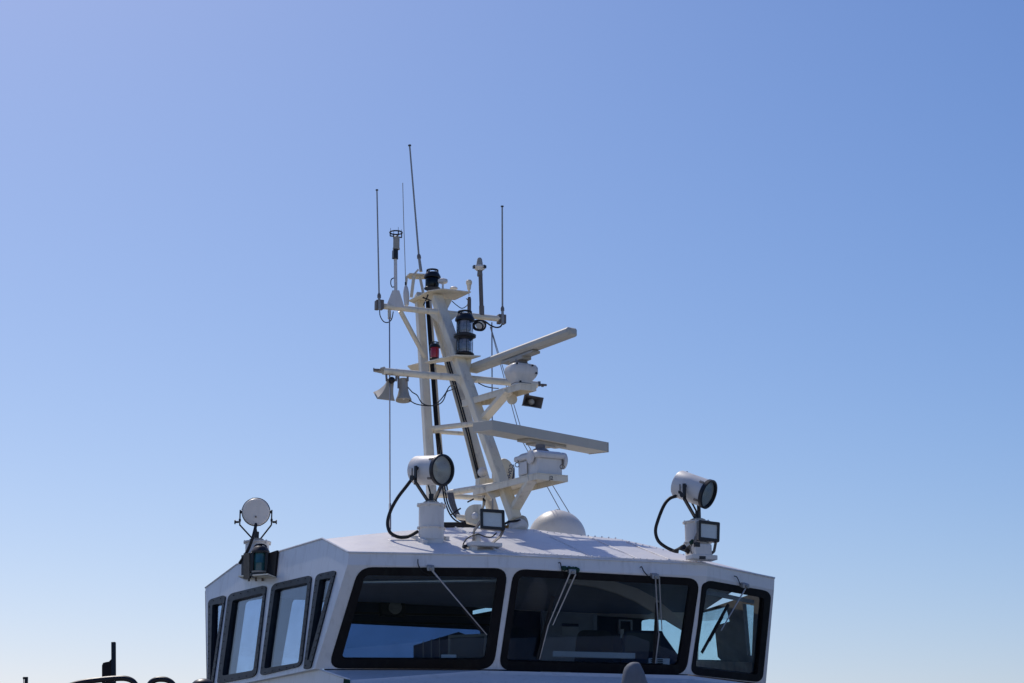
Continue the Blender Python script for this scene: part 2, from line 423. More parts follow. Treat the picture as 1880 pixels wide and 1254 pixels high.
# drip edge along the front of the roof, raised riveted middle panel, seams
de = MB().path([p + Z * .004 - V((0, .006, 0)) for p in fe], .009, 6); de.path([A + Z * .006, E + Z * .008, G + Z * .008, H + Z * .006], .010, 6); de.build('edge_strip', 'white', roof)  # bead along the left edge is added to catch sun as a bright rim
rp_edge = [(836, 970.5), (858, 980), (884, 995), (912, 1011.5), (935, 1016), (1000, 1019.5), (1100, 1024.5), (1200, 1029.5), (1295, 1034.5)]
lowp = smoothpath([roof_pt(x, y, .004) for x, y in rp_edge], 4)
rv = MB().path(lowp, .010, 6)
for i in range(len(lowp) - 1):
    for t in (0, .5):
        c = lerp(lowp[i], lowp[i + 1], t); rv.lathe(c + Z * .008, Z, [(.008, 0), (.008, .005), (.004, .008)], n=6)
for i in range(26):
    x = 955 + i * 12.5
    yy = 971 + (x - 955) * .085 if x < 1140 else 989 + (x - 1140) * .235
    c = roof_pt(x, yy + 2.0, 0); rv.lathe(c, Z, [(.008, -.006), (.008, .003), (.004, .007)], n=6)
rv.build('panel_edge', 'roof', roof)
sm = MB()
for q in ([(1010, 985), (1085, 1022)], [(1082, 986), (1170, 1026)], [(1150, 995), (1232, 1029)]):
    a, c = (roof_pt(*q[0], .002), roof_pt(*q[1], .002))
    sm.path([roof_pt(q[0][0] + (q[1][0] - q[0][0]) * t / 8, q[0][1] + (q[1][1] - q[0][1]) * t / 8, .002) for t in range(9)], .006, 5)
sm.build('roof_seam', 'roof', roof)
# ceiling inside
ci = [p + V((0, .07, -.02)) for p in fr_b]
c2 = [p - F * .55 + Z * .17 + (U * .45 if i == 0 else U * 0) for i, p in enumerate(ci)]
hz = A1.z + .13
c3 = [PL(470, 1090, RP) * 1.0, lerp(H, K, .4), lerp(H, K, .8), V((K.x, K.y, 0))]
c3 = [V((p.x, p.y, A1.z + .15)) + F * .05 for i, p in enumerate(c3)]
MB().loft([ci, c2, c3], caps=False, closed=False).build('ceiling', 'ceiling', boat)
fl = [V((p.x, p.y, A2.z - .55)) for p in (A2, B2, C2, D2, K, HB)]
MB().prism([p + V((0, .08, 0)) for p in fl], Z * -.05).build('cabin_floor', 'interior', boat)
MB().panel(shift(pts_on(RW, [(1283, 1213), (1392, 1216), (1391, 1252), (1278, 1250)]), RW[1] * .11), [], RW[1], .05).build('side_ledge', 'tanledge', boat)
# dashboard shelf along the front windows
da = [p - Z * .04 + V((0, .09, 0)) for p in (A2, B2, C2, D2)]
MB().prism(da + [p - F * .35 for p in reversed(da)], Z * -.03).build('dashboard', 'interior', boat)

# lower deckhouse and hull below the windows
T1 = P(585, 1230, 18.36); T2 = P(641, 1249, 17.9); T3 = P(885, 1231, 18.32)
T0 = P(436, 1254, 20.1)
dh = MB()
Zc = Z * -2.2
q1 = P(1262, 1240, 18.78); q2 = P(1408, 1259, 19.65)
dh.add([T1, T2, T3], [[0, 1, 2]])
bw = [T2 + V((-.0, -.035, -.035)), T3 + V((0, -.035, -.035)), q1 + V((.0, -.035, -.035)), q2 + V((.02, -.03, -.03))]
tp = [T2, T3, q1, q2]
sl = [T2 + V((.03, -.35, -.30)), T3 + V((.1, -.75, -.35)), q1 + V((.2, -.8, -.35)), q2 + V((.3, -.6, -.35))]
dn = [V((p.x, p.y, 1.5)) for p in sl]
dh.loft([tp, bw, sl, dn], caps=False, closed=False)
back = [p + V((0, .25, -.01)) for p in (T3, q1, q2)]
dh.loft([[T3, q1, q2], back], caps=False, closed=False)
dh.loft([[T0, T1, T2, T2 + V((.03, -.35, -.30))], [V((T0.x - .1, T0.y, 1.5)), V((T1.x - .1, T1.y, 1.5)), V((T2.x - .1, T2.y, 1.5)), V((T2.x, T2.y - .35, 1.5))]], caps=False, closed=False)
dh.loft([[T0, T1], [T0 + V((.3, .2, -.0)), T1 + V((.1, .2, 0))]], caps=False, closed=False)
dh.build('deckhouse', 'white', boat, smooth=20)
MB().path([T0 + Z * .008, T1 + Z * .008, T2 + Z * .008], .010, 6).build('deck_edge', 'white', boat)
MB().prism(ptsY([(631, 1246), (642, 1248), (644, 1275), (628, 1275)], 17.86), V((0, .04, 0))).build('deck_stripe', 'rubgreen', boat)
MB().prism([T1 + V((.0, .02, -.0)), T1 + V((-.03, .25, 0)), PL(472, 1253, LP), PL(475, 1247, LP)], Z * -.02)
cx, cy = (A2.x + D2.x) / 2, 19.6
hl = MB(); rings = []
for z, k in ((1.55, 1.0), (.6, .95), (-.5, .7)):
    ring = []
    for t, wd in ((3.2, .02), (2.6, 1.2), (1.5, 2.2), (0, 2.75), (-4, 2.8), (-9, 2.7)):
        ring.append((t, wd))
    pts = [V((cx, cy, z)) + F * (t * (1 if t < 0 else k) + 1.2) + U * (wd * k) for t, wd in ring] + [V((cx, cy, z)) + F * (t * (1 if t < 0 else k) + 1.2) - U * (wd * k) for t, wd in reversed(ring)]
    rings.append(pts)
hl.loft(rings); hl.build('hull', 'hull', boat)
dk = MB().prism([p + Z * .004 for p in rings[0]], Z * .012); dk.build('deck', 'deckpaint', boat)

# wipers (parts of the boat)
def wiper(root_px, pl, arms, blade, cable, bracket=None, lift=.05):
    n = pl[1]
    def q(x, y, h=lift): return PL(x, y, pl) + n * h
    rx, ry = root_px
    wb = MB().box(q(rx, ry, .03), U * .035, (Z) * .022, n * .03)
    wb.tube(q(rx, ry, .0), q(rx, ry, .075), .016)
    root = wb.build('wiper', 'steel', boat, bevel=.004)
    for (x0, y0, x1, y1, w0, w1) in arms:
        MB().tube(q(x0, y0), q(x1, y1), S(w0 * .75, 18.3), S(w1 * .75, 18.3), n=8).build('arm', 'alu', root)
    x0, y0, x1, y1 = blade
    bl = MB().bar(q(x0, y0, .028), q(x1, y1, .028), .012, .035, n)
    bl.bar(q(lerp(x0, x1, .25), lerp(y0, y1, .25), .04), q(lerp(x0, x1, .75), lerp(y0, y1, .75), .04), .014, .014, n)
    bl.build('blade', 'rubber', root)
    if cable:
        MB().path(smoothpath([q(x, y, .012) for x, y in cable], 5), .005, 6).build('hose', 'rubber', root)
    return root
wiper((790, 1041), FP1, [(790, 1042, 893, 1163, 2.6, 1.2)], (850, 1115, 886, 1158), [(767, 1026), (768, 1037), (775, 1048), (790, 1056)])
wiper((1048, 1047), FP2, [(1044, 1050, 1004, 1145, 2.2, 1.5), (1054, 1052, 1012, 1145, 2.2, 1.5), (1004, 1145, 988, 1208, 2.0, 1.0)], (1014, 1093, 986, 1209), [(1024, 1033), (1028, 1033), (1030, 1042), (1033, 1056)])
wiper((1200, 1056), FP2, [(1200, 1057, 1206, 1160, 2.0, 1.5), (1207, 1057, 1212, 1155, 2.0, 1.2), (1207, 1160, 1200, 1215, 2.2, 1.2)], (1205, 1105, 1199, 1217), [(1174, 1042), (1177, 1040), (1181, 1048), (1188, 1056)])
wiper((1361, 1073), FP3, [(1362, 1076, 1316, 1155, 2.2, 1.6)], (1333, 1108, 1284, 1197), [(1346, 1057), (1351, 1059), (1355, 1067), (1357, 1073)])
mo = MB()
for k in range(26):
    x = random.uniform(1031, 1064); y = 1041 + abs(random.gauss(0, 2.5)) + (x - 1031) * .10
    mo.ball(PL(x, y, FP2) + FP2[1] * .015, random.uniform(.012, .026), 7, 5)
tag(mo.build('wiper_moss', 'rubgreen', boat))

# ------------------------------------------------------------------ cabin fittings seen through the glass
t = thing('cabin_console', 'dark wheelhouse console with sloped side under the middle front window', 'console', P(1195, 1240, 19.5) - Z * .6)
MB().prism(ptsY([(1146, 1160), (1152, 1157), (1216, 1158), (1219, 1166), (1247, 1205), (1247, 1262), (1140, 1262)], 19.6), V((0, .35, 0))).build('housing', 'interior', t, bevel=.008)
MB().prism(ptsY([(1150, 1162), (1214, 1163), (1212, 1196), (1148, 1195)], 19.585), V((0, .012, 0))).build('screen', 'black', t)
t = thing('vent_unit', 'small pale slotted vent unit behind the middle front window', 'vent', P(1210, 1222, 19.0))
MB().prism(ptsY([(1191, 1208), (1230, 1209), (1229, 1221), (1191, 1220)], 19.0), V((0, .1, 0))).build('casing', 'paper', t, bevel=.004)
for y in (1210.2, 1213.4, 1216.6):
    for x in (1195, 1207):
        MB().prism(ptsY([(x, y), (x + 10, y + .2), (x + 10, y + 2), (x, y + 1.8)], 18.992), V((0, .01, 0))).build('slot', 'black', t)
t = thing('helm_seat', 'dark padded helm chair with curved backrest in front of the cabin door', 'chair', P(1090, 1290, 20.4))
MB().prism(ptsY(roundpx([(1060, 1156), (1124, 1158), (1126, 1222), (1054, 1220)], [16, 16, 4, 4]), 20.3), V((0, .14, 0))).build('backrest', 'fabric', t, bevel=.02)
MB().prism(ptsY(roundpx([(1050, 1222), (1130, 1224), (1130, 1242), (1050, 1240)], 5), 19.9), V((0, .5, 0))).build('seat', 'fabric', t, bevel=.02)
MB().tube(P(1090, 1240, 20.2), P(1090, 1290, 20.2), .05).build('pedestal', 'steel', t)
rail = tag(MB().bar(P(1015, 1200.5, 19.3), P(1166, 1204.5, 19.3), .03, .055, V((0, 1, 0))).build('chart_shelf', 'paper', bevel=.004), 'thin white chart shelf in front of the helm chair', 'shelf')
t = thing('cabin_door', 'grey rounded cabin door with a notice behind the helm chair', 'door', PL(1042, 1270, RP))
fr_o = pts_on(RP, roundpx([(992, 1097), (1093, 1100), (1093, 1268), (992, 1268)], [18, 18, 3, 3]))
fr_i = pts_on(RP, roundpx([(998, 1103), (1085, 1106), (1085, 1262), (998, 1262)], [15, 15, 3, 3]))
MB().panel(shift(fr_o, F * .05), [shift(fr_i, F * .05)], F, .045).build('door_frame', 'door', t)
MB().panel(shift(fr_i, F * .03), [], F, .025).build('door_leaf', 'door', t)
MB().panel(shift(pts_on(RP, [(1029, 1151), (1060, 1152), (1060, 1168), (1029, 1167)]), F * .037), [], F, .004).build('notice', 'paper', t)
MB().panel(shift(pts_on(RP, [(1029, 1145), (1060, 1146), (1060, 1151), (1029, 1150)]), F * .037), [], F, .004).build('notice_heading', 'blue', t)
t = thing('wall_switch_panel', 'narrow framed panel on the bulkhead right of the cabin door', 'panel', PL(1148, 1178, RP))
MB().panel(shift(pts_on(RP, [(1135, 1138), (1159, 1139), (1159, 1165), (1135, 1164)]), F * .03), [shift(pts_on(RP, [(1137, 1140), (1157, 1141), (1157, 1163), (1137, 1162)]), F * .03)], F, .03).build('frame', 'paper', t)
MB().panel(shift(pts_on(RP, [(1136, 1156), (1142, 1156), (1142, 1172), (1136, 1172)]), F * .05), [], F, .02).build('switch_plate', 'paper', t)
# beam in the ceiling, arc shaped
arc_o = [(1040, 1062), (1090, 1064), (1130, 1068), (1170, 1080), (1205, 1099), (1235, 1124), (1262, 1150)]
arc_i = [(1262, 1162), (1235, 1146), (1200, 1124), (1165, 1103), (1130, 1088), (1090, 1077), (1040, 1070)]
MB().prism(ptsY(arc_o + arc_i, 19.75), V((0, .05, 0))).build('ceiling_beam', 'band', boat)
MB().tube(P(666, 1068, 18.6), P(915, 1065, 18.75), .021).build('ceiling_rail', 'mirror', boat)
# overhead header with a round speaker, behind the left front window
t = thing('cabin_speaker', 'square speaker box with round grille on the bulkhead header behind left front window', 'speaker', PL(718, 1135, RP))
MB().panel(shift(pts_on(RP, [(695, 1100), (739, 1102), (739, 1133), (695, 1132)]), F * .10), [], F, .1).build('casing', 'shroud', t, bevel=.004)
MB().lathe(PL(720, 1117, RP) + F * .1, F, [(.075, 0), (.075, .012), (.05, .016), (.02, .01)], n=28).build('grille', 'lightgear', t)
hd = MB()
for y0, y1 in ((1104, 1107), (1124, 1128), (1141, 1144)):
    hd.panel(shift(pts_on(RP, [(560, y0 - 2), (900, y0 + 5), (900, y1 + 5), (560, y1 - 2)]), F * .03), [], F, .03)
hd.build('header_rail', 'shroud', boat)
t = thing('monitor', 'dark monitor in a grey frame behind the left front window', 'monitor', P(858, 1213, 18.9))
mp = [(823, 1166), (894, 1163), (891, 1211), (822, 1210)]; mi = [(827, 1171), (889, 1168), (887, 1208), (826, 1207)]
nY = V((0, -1, 0))
MB().panel(ptsY(mp, 18.9), [ptsY(mi, 18.9)], nY, .04).build('bezel', 'bracket', t)
MB().panel(shift(ptsY(mi, 18.9), V((0, .01, 0))), [], nY, .02).build('screen', 'black', t)
t = thing('instrument_cabinet', 'dark sloping instrument cabinet left of the monitor behind left front window', 'cabinet', P(800, 1215, 19.3))
MB().prism(ptsY([(759, 1185), (842, 1160), (858, 1166), (858, 1218), (759, 1218)], 19.1), V((0, .5, 0))).build('body', 'interior', t)
for x in (776, 791, 806):
    MB().prism(ptsY([(x, 1181 - (x - 760) * .25), (x + 1.6, 1180.5 - (x - 760) * .25), (x + 1.6, 1215), (x, 1215)], 19.095), V((0, .01, 0))).build('panel_joint', 'bracket', t)
tag(MB().box(P(824, 1207, 18.62), V((.07, 0, 0)), V((0, .05, 0)), Z * .022).build('paper_box', 'paper', bevel=.003), 'small white box on the dashboard below the monitor', 'box')
t = thing('lamp_reflection', 'long pale strip standing in for lamp reflections in the right front window', 'lamp', P(1340, 1095, 19.6))
MB().prism(ptsY([(1296, 1085), (1318, 1087), (1385, 1102), (1385, 1108), (1318, 1095), (1296, 1091)], 19.9), V((0, .04, 0))).build('tube', 'paper', t)  # pale solid strip imitates the reflection of a fluorescent lamp

# ------------------------------------------------------------------ mast
def fleg(y): return lerp(948 - (958 - y) * .352, 0, 0) if False else (948 - (958 - y) * .355)
def fY(y): return 20.1 + (958 - y) / 398 * 1.3
def lY(y): return 20.95 + (958 - y) / 398 * .8
def Fp(y, dx=0, dy_=0.0): return P(fleg(y) + dx, y, fY(y) + dy_)
def Lx(y): return 770 + (y - 545) * .0612
def Lp(y, dx=0, d=0.0): return P(Lx(y) + dx, y, lY(y) + d)
def Rx(y): return 800 + (y - 575) * .289
def Rp(y, dx=0, d=0.0): return P(Rx(y) + dx, y, lY(y) + .2 + d)
mast = thing('mast', 'cream three legged radar mast with crossarms and platforms on the wheelhouse roof', 'mast', roof_under(Fp(962)))
def down(a, b_, base):                                    # run a leg on down to the roof
    d = (b_ - a).normalized(); g = roof_under(b_)
    return b_ + d * max(0, (b_.z - g.z + .05) / -d.z) if d.z < 0 else b_
a, c = Fp(546), Fp(955); MB().bar(a, c, .112, .11).build('leg', 'cream', mast, bevel=.012)
a, c = Lp(540), Lp(950); MB().bar(a, down(a, c, 0), .092, .10).build('leg', 'cream', mast, bevel=.012)
a, c = Rp(570), Rp(940); MB().bar(a, down(a, c, 0), .10, .11).build('leg', 'cream', mast, bevel=.012)
ft = MB().lathe(Fp(972), (Fp(950) - Fp(972)), [(.075, -.02), (.095, .0), (.10, .03), (.085, .07), (.06, .085)], n=20); ft.build('foot', 'gear', mast)
ft2 = P(948, 963, 20.15); MB().lathe(ft2, V((.75, -.3, .15)), [(.06, -.08), (.075, -.05), (.075, .09), (.06, .11)], n=18).build('foot', 'lightgear', mast)
MB().path([P(926, 962, 19.98), P(934, 958, 19.95), P(944, 957, 19.95), P(955, 955, 20.0)], .012, 6).build('lashing', 'rubber', mast)
o_ = MB()
for k in range(7): o_.ball(P(925 + k * 1.2, 966 + (k % 3) * 2, 20.0), .013, 6, 5)
o_.build('lashing', 'orange', mast)
# crossarms
def zlevel(p): return p.z
Y1 = fY(574)
ya, yb = P(701, 562, Y1 - .30), P(917, 585.5, Y1 + .27)
MB().tube(ya, yb, S(5.6, 21.4), n=18).build('crossarm', 'cream', mast)
Y2 = fY(692)
za, zb = P(703, 681.5, Y2 - .33), P(986, 706.5, Y2 + .36)
MB().tube(za, zb, S(6.6, 21.0), n=18).build('crossarm', 'cream', mast)
g = MB()
for y, dx0, dx1, dr in ((578, -32, 30, 16), (697, -27, 22, 13)):
    for sgn, dx in ((-1, dx0), (1, dx1)):
        g = MB()
        yy = y + (dx * .10)
        tri = [P(fleg(y) + dx, yy - 5, fY(y) - .02 + S(dx, 21) * .4), P(fleg(y), y - 5, fY(y) - .02), P(fleg(y) + 3, y + dr + 3, fY(y) - .02 - .0), P(fleg(y) + sgn * 8, y + dr, fY(y) - .02)]
        g.prism(tri, V((0, .012, 0))).build('gusset', 'cream', mast)
MB().tube(P(735, 571, Y1 - .2), Lp(655, 3, -.06), S(4.6, 21.3), n=14).build('brace', 'cream', mast)
# lower ties between the legs
for (p, q, r) in ((Lp(787, 6), Fp(777, -4), 5), (Lp(792, 10, .02), Rp(797), 4), (P(800, 909, lY(909)), Fp(890, -6), 6), (P(808, 909, lY(909) + .03), Rp(916, 4), 5)):
    MB().tube(p, q, S(r, 20.9), n=14).build('tie', 'cream', mast)
# white elbow plate at the lower tie
MB().prism([Fp(892, -42), Fp(885, -8), Fp(908, -2), Fp(915, -30)], V((0, .02, 0))).build('gusset', 'cream', mast)
MB().tube(P(901, 900, 20.45), P(896, 917, 20.5), S(7, 20.4)).build('tie', 'cream', mast)
def plate(px, z, th, name='platform', mat='cream', up=False):
    return MB().prism([Pz(x, y, z) for x, y in px], Z * (th if up else -th)).build(name, mat, mast, bevel=.004)
zt = P(812, 540, 21.5).z
plate([(750, 551), (787, 533), (812, 529), (865, 535), (836, 549), (790, 549), (764, 557)], zt, .014)
MB().prism([Fp(549, -12), Fp(549, 28), Fp(572, 8), Fp(572, -4)], V((0, .014, 0))).build('gusset', 'cream', mast)
z2 = P(850, 655, fY(655) - .08).z
plate([(779, 664), (835, 650.5), (883, 652.5), (861, 659.5), (829, 661), (789, 666)], z2, .014)
MB().prism([Fp(660, -12, -.02), Fp(659, 24, -.02), Fp(684, 12, -.02), Fp(684, -6, -.02)], V((0, -.014, 0))).build('gusset', 'cream', mast)
z3 = P(790, 674, 21.75).z
plate([(748, 671), (775, 664), (824, 672), (827, 684), (800, 682), (754, 678)], z3, .012)
# radar trays
def tray(L, N_, R, z, rim, back, name='radar_platform'):
    top = [L, N_, R, back]
    b = MB(); n = len(top); c = sum(top, V()) / n
    b.prism(top, Z * -.012)
    for i in range(n):
        p, q = top[i], top[(i + 1) % n]; inn = (c - (p + q) / 2); inn.z = 0; inn.normalize()
        d = (q - p).normalized()
        b.box((p + q) / 2 - Z * (rim / 2 + .013) + inn * .006, d * ((q - p).length / 2 - .001), inn * .006, Z * (rim / 2))
    return b.build(name, 'cream', mast, bevel=.002)
zu = P(850, 733, fY(735)).z
Lu, Nu, Ru = Pz(848, 735, zu), Pz(955, 703, zu), Pz(985, 705.5, zu)
Bu = Fp(735, 12) * 1.0; Bu.z = zu
tray(Lu, Nu, Ru, zu, .06, Ru - (Nu - Lu) * .8)
zl = P(870, 897, 20.45).z
Ll, Nl, Rl = Pz(868, 898, zl), Pz(986, 867.5, zl), Pz(1043, 872.5, zl)
tray(Ll, Nl, Rl, zl, .055, Rl - (Nl - Ll) * .85)
MB().bar(Fp(772, 4), lerp(Nu, Ru, .1) - (Nu - Lu) * .22 - Z * .04, .10, .05).build('bracket', 'cream', mast, bevel=.006)
MB().bar(Fp(936, 4), lerp(Nl, Rl, .1) - (Nl - Ll) * .12 - Z * .04, .10, .06).build('bracket', 'cream', mast, bevel=.006)
# fold out cable trays with dark cables
def cable_run(pts, name_t='cable_tray', wd=.10):
    MB().loft([[p - U * wd * .55, p + U * wd * .55, p + U * wd * .55 - F * .012, p - U * wd * .55 - F * .012] for p in pts]).build(name_t, 'cream', mast)
cable_run([Lp(548, 17, .10), Lp(760, 19, .10), Lp(905, 22, .10)], wd=.06)
cable_run([Rp(585, -2, -.05), Rp(760, -4, -.08), Rp(880, -8, -.05)], wd=.085)
hc = MB(); 
for k in range(3):
    hc.path(smoothpath([Lp(545, 12 + k * 2.3, .05), Lp(620, 12.5 + k * 2.5, .04), Lp(700, 13.5 + k * 2.6, .04), Lp(800, 15 + k * 2.8, .04), P(812 + k * 4, 890, 20.95), P(818 + k * 4, 925, 20.8), P(832 + k * 4, 952 - k * 3, 20.7), P(858 + k * 3, 966 - k * 2, 20.6)], 5), .0085, 7)
tag(hc.build('cable_bundle', 'rubber'), 'black cable bundle running down the left mast leg to the roof', 'cable')
hc = MB()
for k in range(2):
    hc.path(smoothpath([Rp(655, -1 - k * 4, -.1), Rp(720, -1 - k * 4, -.13), Rp(790, -2 - k * 4, -.13), Rp(870, -6 - k * 3, -.1), Rp(915, -8 - k * 3, -.05), P(884, 940, 20.9), P(878, 962, 20.8)], 5), .009, 7)
tag(hc.build('cable_bundle', 'rubber'), 'black cable pair running down the sloping rear right mast leg', 'cable')
lc = MB()
for k in range(4):
    lc.path(smoothpath([P(822 + k * 3, 905, 20.75), P(828 + k * 3, 930, 20.6), P(842 + k * 2, 952, 20.5), P(862, 961 + k, 20.4), P(880, 962 + k, 20.35)], 5), .009, 6)
tag(lc.build('cable_bundle', 'bracket'), 'loose grey brown cables curving onto the roof behind the middle searchlight', 'cable')
st = MB()
for a, c in (((838, 935, 820, 928),) and (((828, 945), (846, 933))), ((858, 922), (870, 917)), ((868, 924), (874, 916))):
    pass
tag(MB().tube(P(828, 945, 20.5), P(846, 933, 20.5), .008).build('cable_tie', 'rubber'), 'long black cable tie end sticking out of the loose cables right of the middle pedestal', 'cable tie')
tag(MB().tube(P(858, 922, 20.5), P(870, 916, 20.5), .008).build('cable_tie', 'rubber'), 'short black cable tie end sticking out above the half round ventilator', 'cable tie')

# ------------------------------------------------------------------ antennas on the upper crossarm
def whip(label, base, knee, tip, r0, r1, mat='grey', tipmat='black', box=None, grp=None):
    t = thing('whip_antenna', label, 'antenna', base, 'whip antennas on the mast')
    MB().tube(base, knee, r0, r0 * .85, n=10).build('base_sleeve', 'grey', t)
    MB().lathe(knee - (knee - base).normalized() * .03, knee - base, [(r0 * 1.25, 0), (r0 * 1.25, .03), (r0 * .8, .05)], n=10).build('collar', 'bracket', t)
    MB().tube(knee, tip, r1, r1 * .85, n=8).build('whip', mat, t)
    MB().tube(lerp(knee, tip, .99), tip, r1 * 1.7, n=8).build('tip', tipmat, t)
    if box:
        bx = MB()
        for c, hx in box: bx.box(c, U * hx, F * .04, Z * S(9, 21.3))
        bx.build('clamp_box', 'brown', t, bevel=.006)
    return t
YA, YB = Y1 - .32, Y1 + .28
whip('upright grey whip antenna clamped to the left end of the upper crossarm', P(697, 569, YA - .04), P(696, 542, YA - .04), P(692, 348, YA - .04), S(2.9, 21.2), S(1.5, 21.2), box=[(P(692.5, 560, YA), .02), (P(700, 560, YA), .02)])
whip('upright grey whip antenna clamped to the right end of the upper crossarm', P(923, 594, YB - .04), P(922.5, 566, YB - .04), P(922, 378, YB - .04), S(2.9, 21.7), S(1.7, 21.7), box=[(P(917, 586, YB), .022), (P(925, 587, YB), .016)])
whip('tallest whip antenna, leaning left above the black masthead lamp', P(773, 499, 21.75), P(769, 470, 21.75), P(752, 266, 21.75), S(3.2, 21.7), S(1.8, 21.7), mat='grey')
t = thing('wire_antenna', 'thin wire antenna standing in a white spindle left of the mast top', 'antenna', P(746, 560, 21.6))
MB().lathe(P(746.5, 562, 21.6), P(745, 522, 21.6) - P(746.5, 562, 21.6), [(.012, 0), (.026, .015), (.034, .10), (.033, .16), (.022, .22), (.009, .245)], n=16).build('base_sleeve', 'gear', t)
MB().tube(P(744.8, 523, 21.6), P(744.6, 518, 21.6), .010).build('collar', 'black', t)
MB().path(smoothpath([P(744.6, 519, 21.6), P(743.3, 470, 21.6), P(741, 400, 21.6), P(739.4, 336, 21.6)], 5), .0042, 5).build('whip', 'lightgear', t)
# carrier frame for the tall whip
fb = MB()
fb.prism([Pz(x, y, P(765, 504, 21.75).z) for x, y in [(746, 506), (752, 501), (790, 503), (790, 511), (752, 511)]], Z * -.012)
fb.bar(P(760, 506, 21.7), P(755, 546, 21.7), .035, .012); fb.bar(P(771, 508, 21.75), P(777, 538, 21.75), .03, .012); fb.bar(P(747, 508, 21.75), P(743, 540, 21.65), .025, .012)
fb.bar(P(760, 504, 21.68), P(768, 495, 21.72), .02, .012)
fb.build('antenna_bracket', 'cream', mast)
# weather sensor
t = thing('wind_sensor', 'grey cylindrical wind sensor with black ring cage on a white pole', 'sensor', P(726, 562, YA + .08))
ys = YA + .08
MB().prism(ptsY([(709, 562), (743, 565), (733, 533), (720.5, 533)], ys - .035), V((0, .012, 0))).build('base_plate', 'gear', t)
MB().tube(P(726.5, 534, ys), P(726, 474, ys), S(3.3, 21.2)).build('pole', 'gear', t)
MB().box(P(723.5, 467, ys - .02), U * S(2.6, 21), F * .03, Z * S(8.5, 21)).tube(P(727, 476, ys), P(727, 457, ys), S(4.2, 21)).build('clamp', 'black', t, bevel=.003)
MB().lathe(P(727.5, 458, ys), Z, [(S(6.8, 21), 0), (S(6.8, 21), S(3, 21)), (S(6.2, 21), S(3.2, 21)), (S(6.2, 21), S(25, 21)), (S(5, 21), S(26, 21))], n=22).build('body', 'lightgear', t)
cg = MB(); cz = P(727, 427, ys)
rr = S(12, 21)
cg.path([cz + V((rr * math.cos(k * math.pi / 12), rr * math.sin(k * math.pi / 12), 0)) for k in range(25)], .008, 6)
for k in range(4):
    an = k * math.pi / 2 + .45
    d = V((math.cos(an), math.sin(an), 0)); cg.tube(cz + d * rr, cz + d * rr - Z * S(8.5, 21), .007, n=6); cg.tube(cz + d * rr - Z * S(8.5, 21), cz - Z * S(8, 21), .007, n=6)
    cg.tube(cz + d * rr * .95, cz + d * rr * .95 + Z * .045, .003, .002, n=5)
cg.build('cage', 'black', t)
MB().path(smoothpath([P(724, 510, ys), P(718.5, 513, ys), P(717.5, 521, ys), P(720, 527, ys), P(724.5, 526, ys)], 5), .006, 6).build('cable', 'rubber', t)
# gps pole on the right
t = thing('gps_antenna', 'cone topped antenna with white collar on a grey pole beside the right whip', 'antenna', P(884, 580, Y1 + .15))
yg = Y1 + .17
MB().tube(P(884.5, 578, yg), P(882, 503, yg), S(4.0, 21.6)).build('pole', 'brown', t)
MB().tube(P(884.5, 579, yg), P(884.2, 562, yg), S(5.0, 21.6)).build('sleeve', 'bracket', t)
MB().lathe(P(881, 507, yg), Z, [(S(5.2, 21.6), 0), (S(5.4, 21.6), S(3, 21)), (S(4.6, 21.6), S(10, 21.6))], n=18).build('coupling', 'bracket', t)
MB().lathe(P(880.5, 497, yg), Z, [(S(6, 21.6), 0), (S(10.5, 21.6), S(4, 21.6)), (S(12, 21.6), S(6, 21.6)), (S(11.5, 21.6), S(9, 21.6)), (S(7, 21.6), S(10.5, 21.6))], n=24).build('collar', 'gear', t)
MB().lathe(P(880.5, 487, yg), Z, [(S(6.6, 21.6), 0), (S(4.6, 21.6), S(12, 21.6)), (S(3.2, 21.6), S(14.5, 21.6)), (S(.6, 21.6), S(15, 21.6))], n=20).build('cone', 'lightgear', t)
bw_ = MB()
for an in (R_(200), R_(330), R_(85)): MB().box(P(880.5, 491, yg) + V((math.cos(an), math.sin(an), 0)) * S(10.5, 21.6), V((-math.sin(an), math.cos(an), 0)) * .022, V((math.cos(an), math.sin(an), 0)) * .015, Z * .016).build('sensor_block', 'black', t)
pass
t = thing('stub_antenna', 'short thick grey stub antenna just behind the double lamp', 'antenna', P(861, 576, Y1 + .08))
MB().lathe(P(861.5, 577, Y1 + .12), Z, [(S(3.8, 21.5), 0), (S(3.6, 21.5), S(30, 21.5)), (S(2.6, 21.5), S(34, 21.5))], n=14).build('sleeve', 'brown', t)
MB().tube(P(861, 543, Y1 + .12), P(861, 535, Y1 + .12), .004).build('pin', 'steel', t)
# mushrooms on the top platform
t = thing('gps_dome', 'white mushroom antenna on the top platform beside the masthead lamp', 'antenna', P(813, 531, 21.35), 'mushroom antennas on the top platform')
MB().tube(P(813, 532, 21.35), P(813, 520, 21.35), S(2, 21.4)).build('stem', 'gear', t)
MB().lathe(P(813, 521, 21.35), Z, [(S(4, 21.4), 0), (S(8.5, 21.4), S(2, 21.4)), (S(9.6, 21.4), S(5, 21.4)), (S(9.0, 21.4), S(8, 21.4)), (S(5, 21.4), S(10, 21.4)), (S(.5, 21.4), S(10.4, 21.4))], n=24).build('cap', 'gear', t)
t = thing('gps_dome', 'small cream mushroom antenna on the right tip of the top platform', 'antenna', P(861, 536, 21.5), 'mushroom antennas on the top platform')
MB().lathe(P(861, 536, 21.5), Z, [(S(2, 21.4), 0), (S(2, 21.4), S(4, 21.4)), (S(3.4, 21.4), S(5, 21.4)), (S(4.4, 21.4), S(14, 21.4))], n=16).build('stem', 'cream', t)
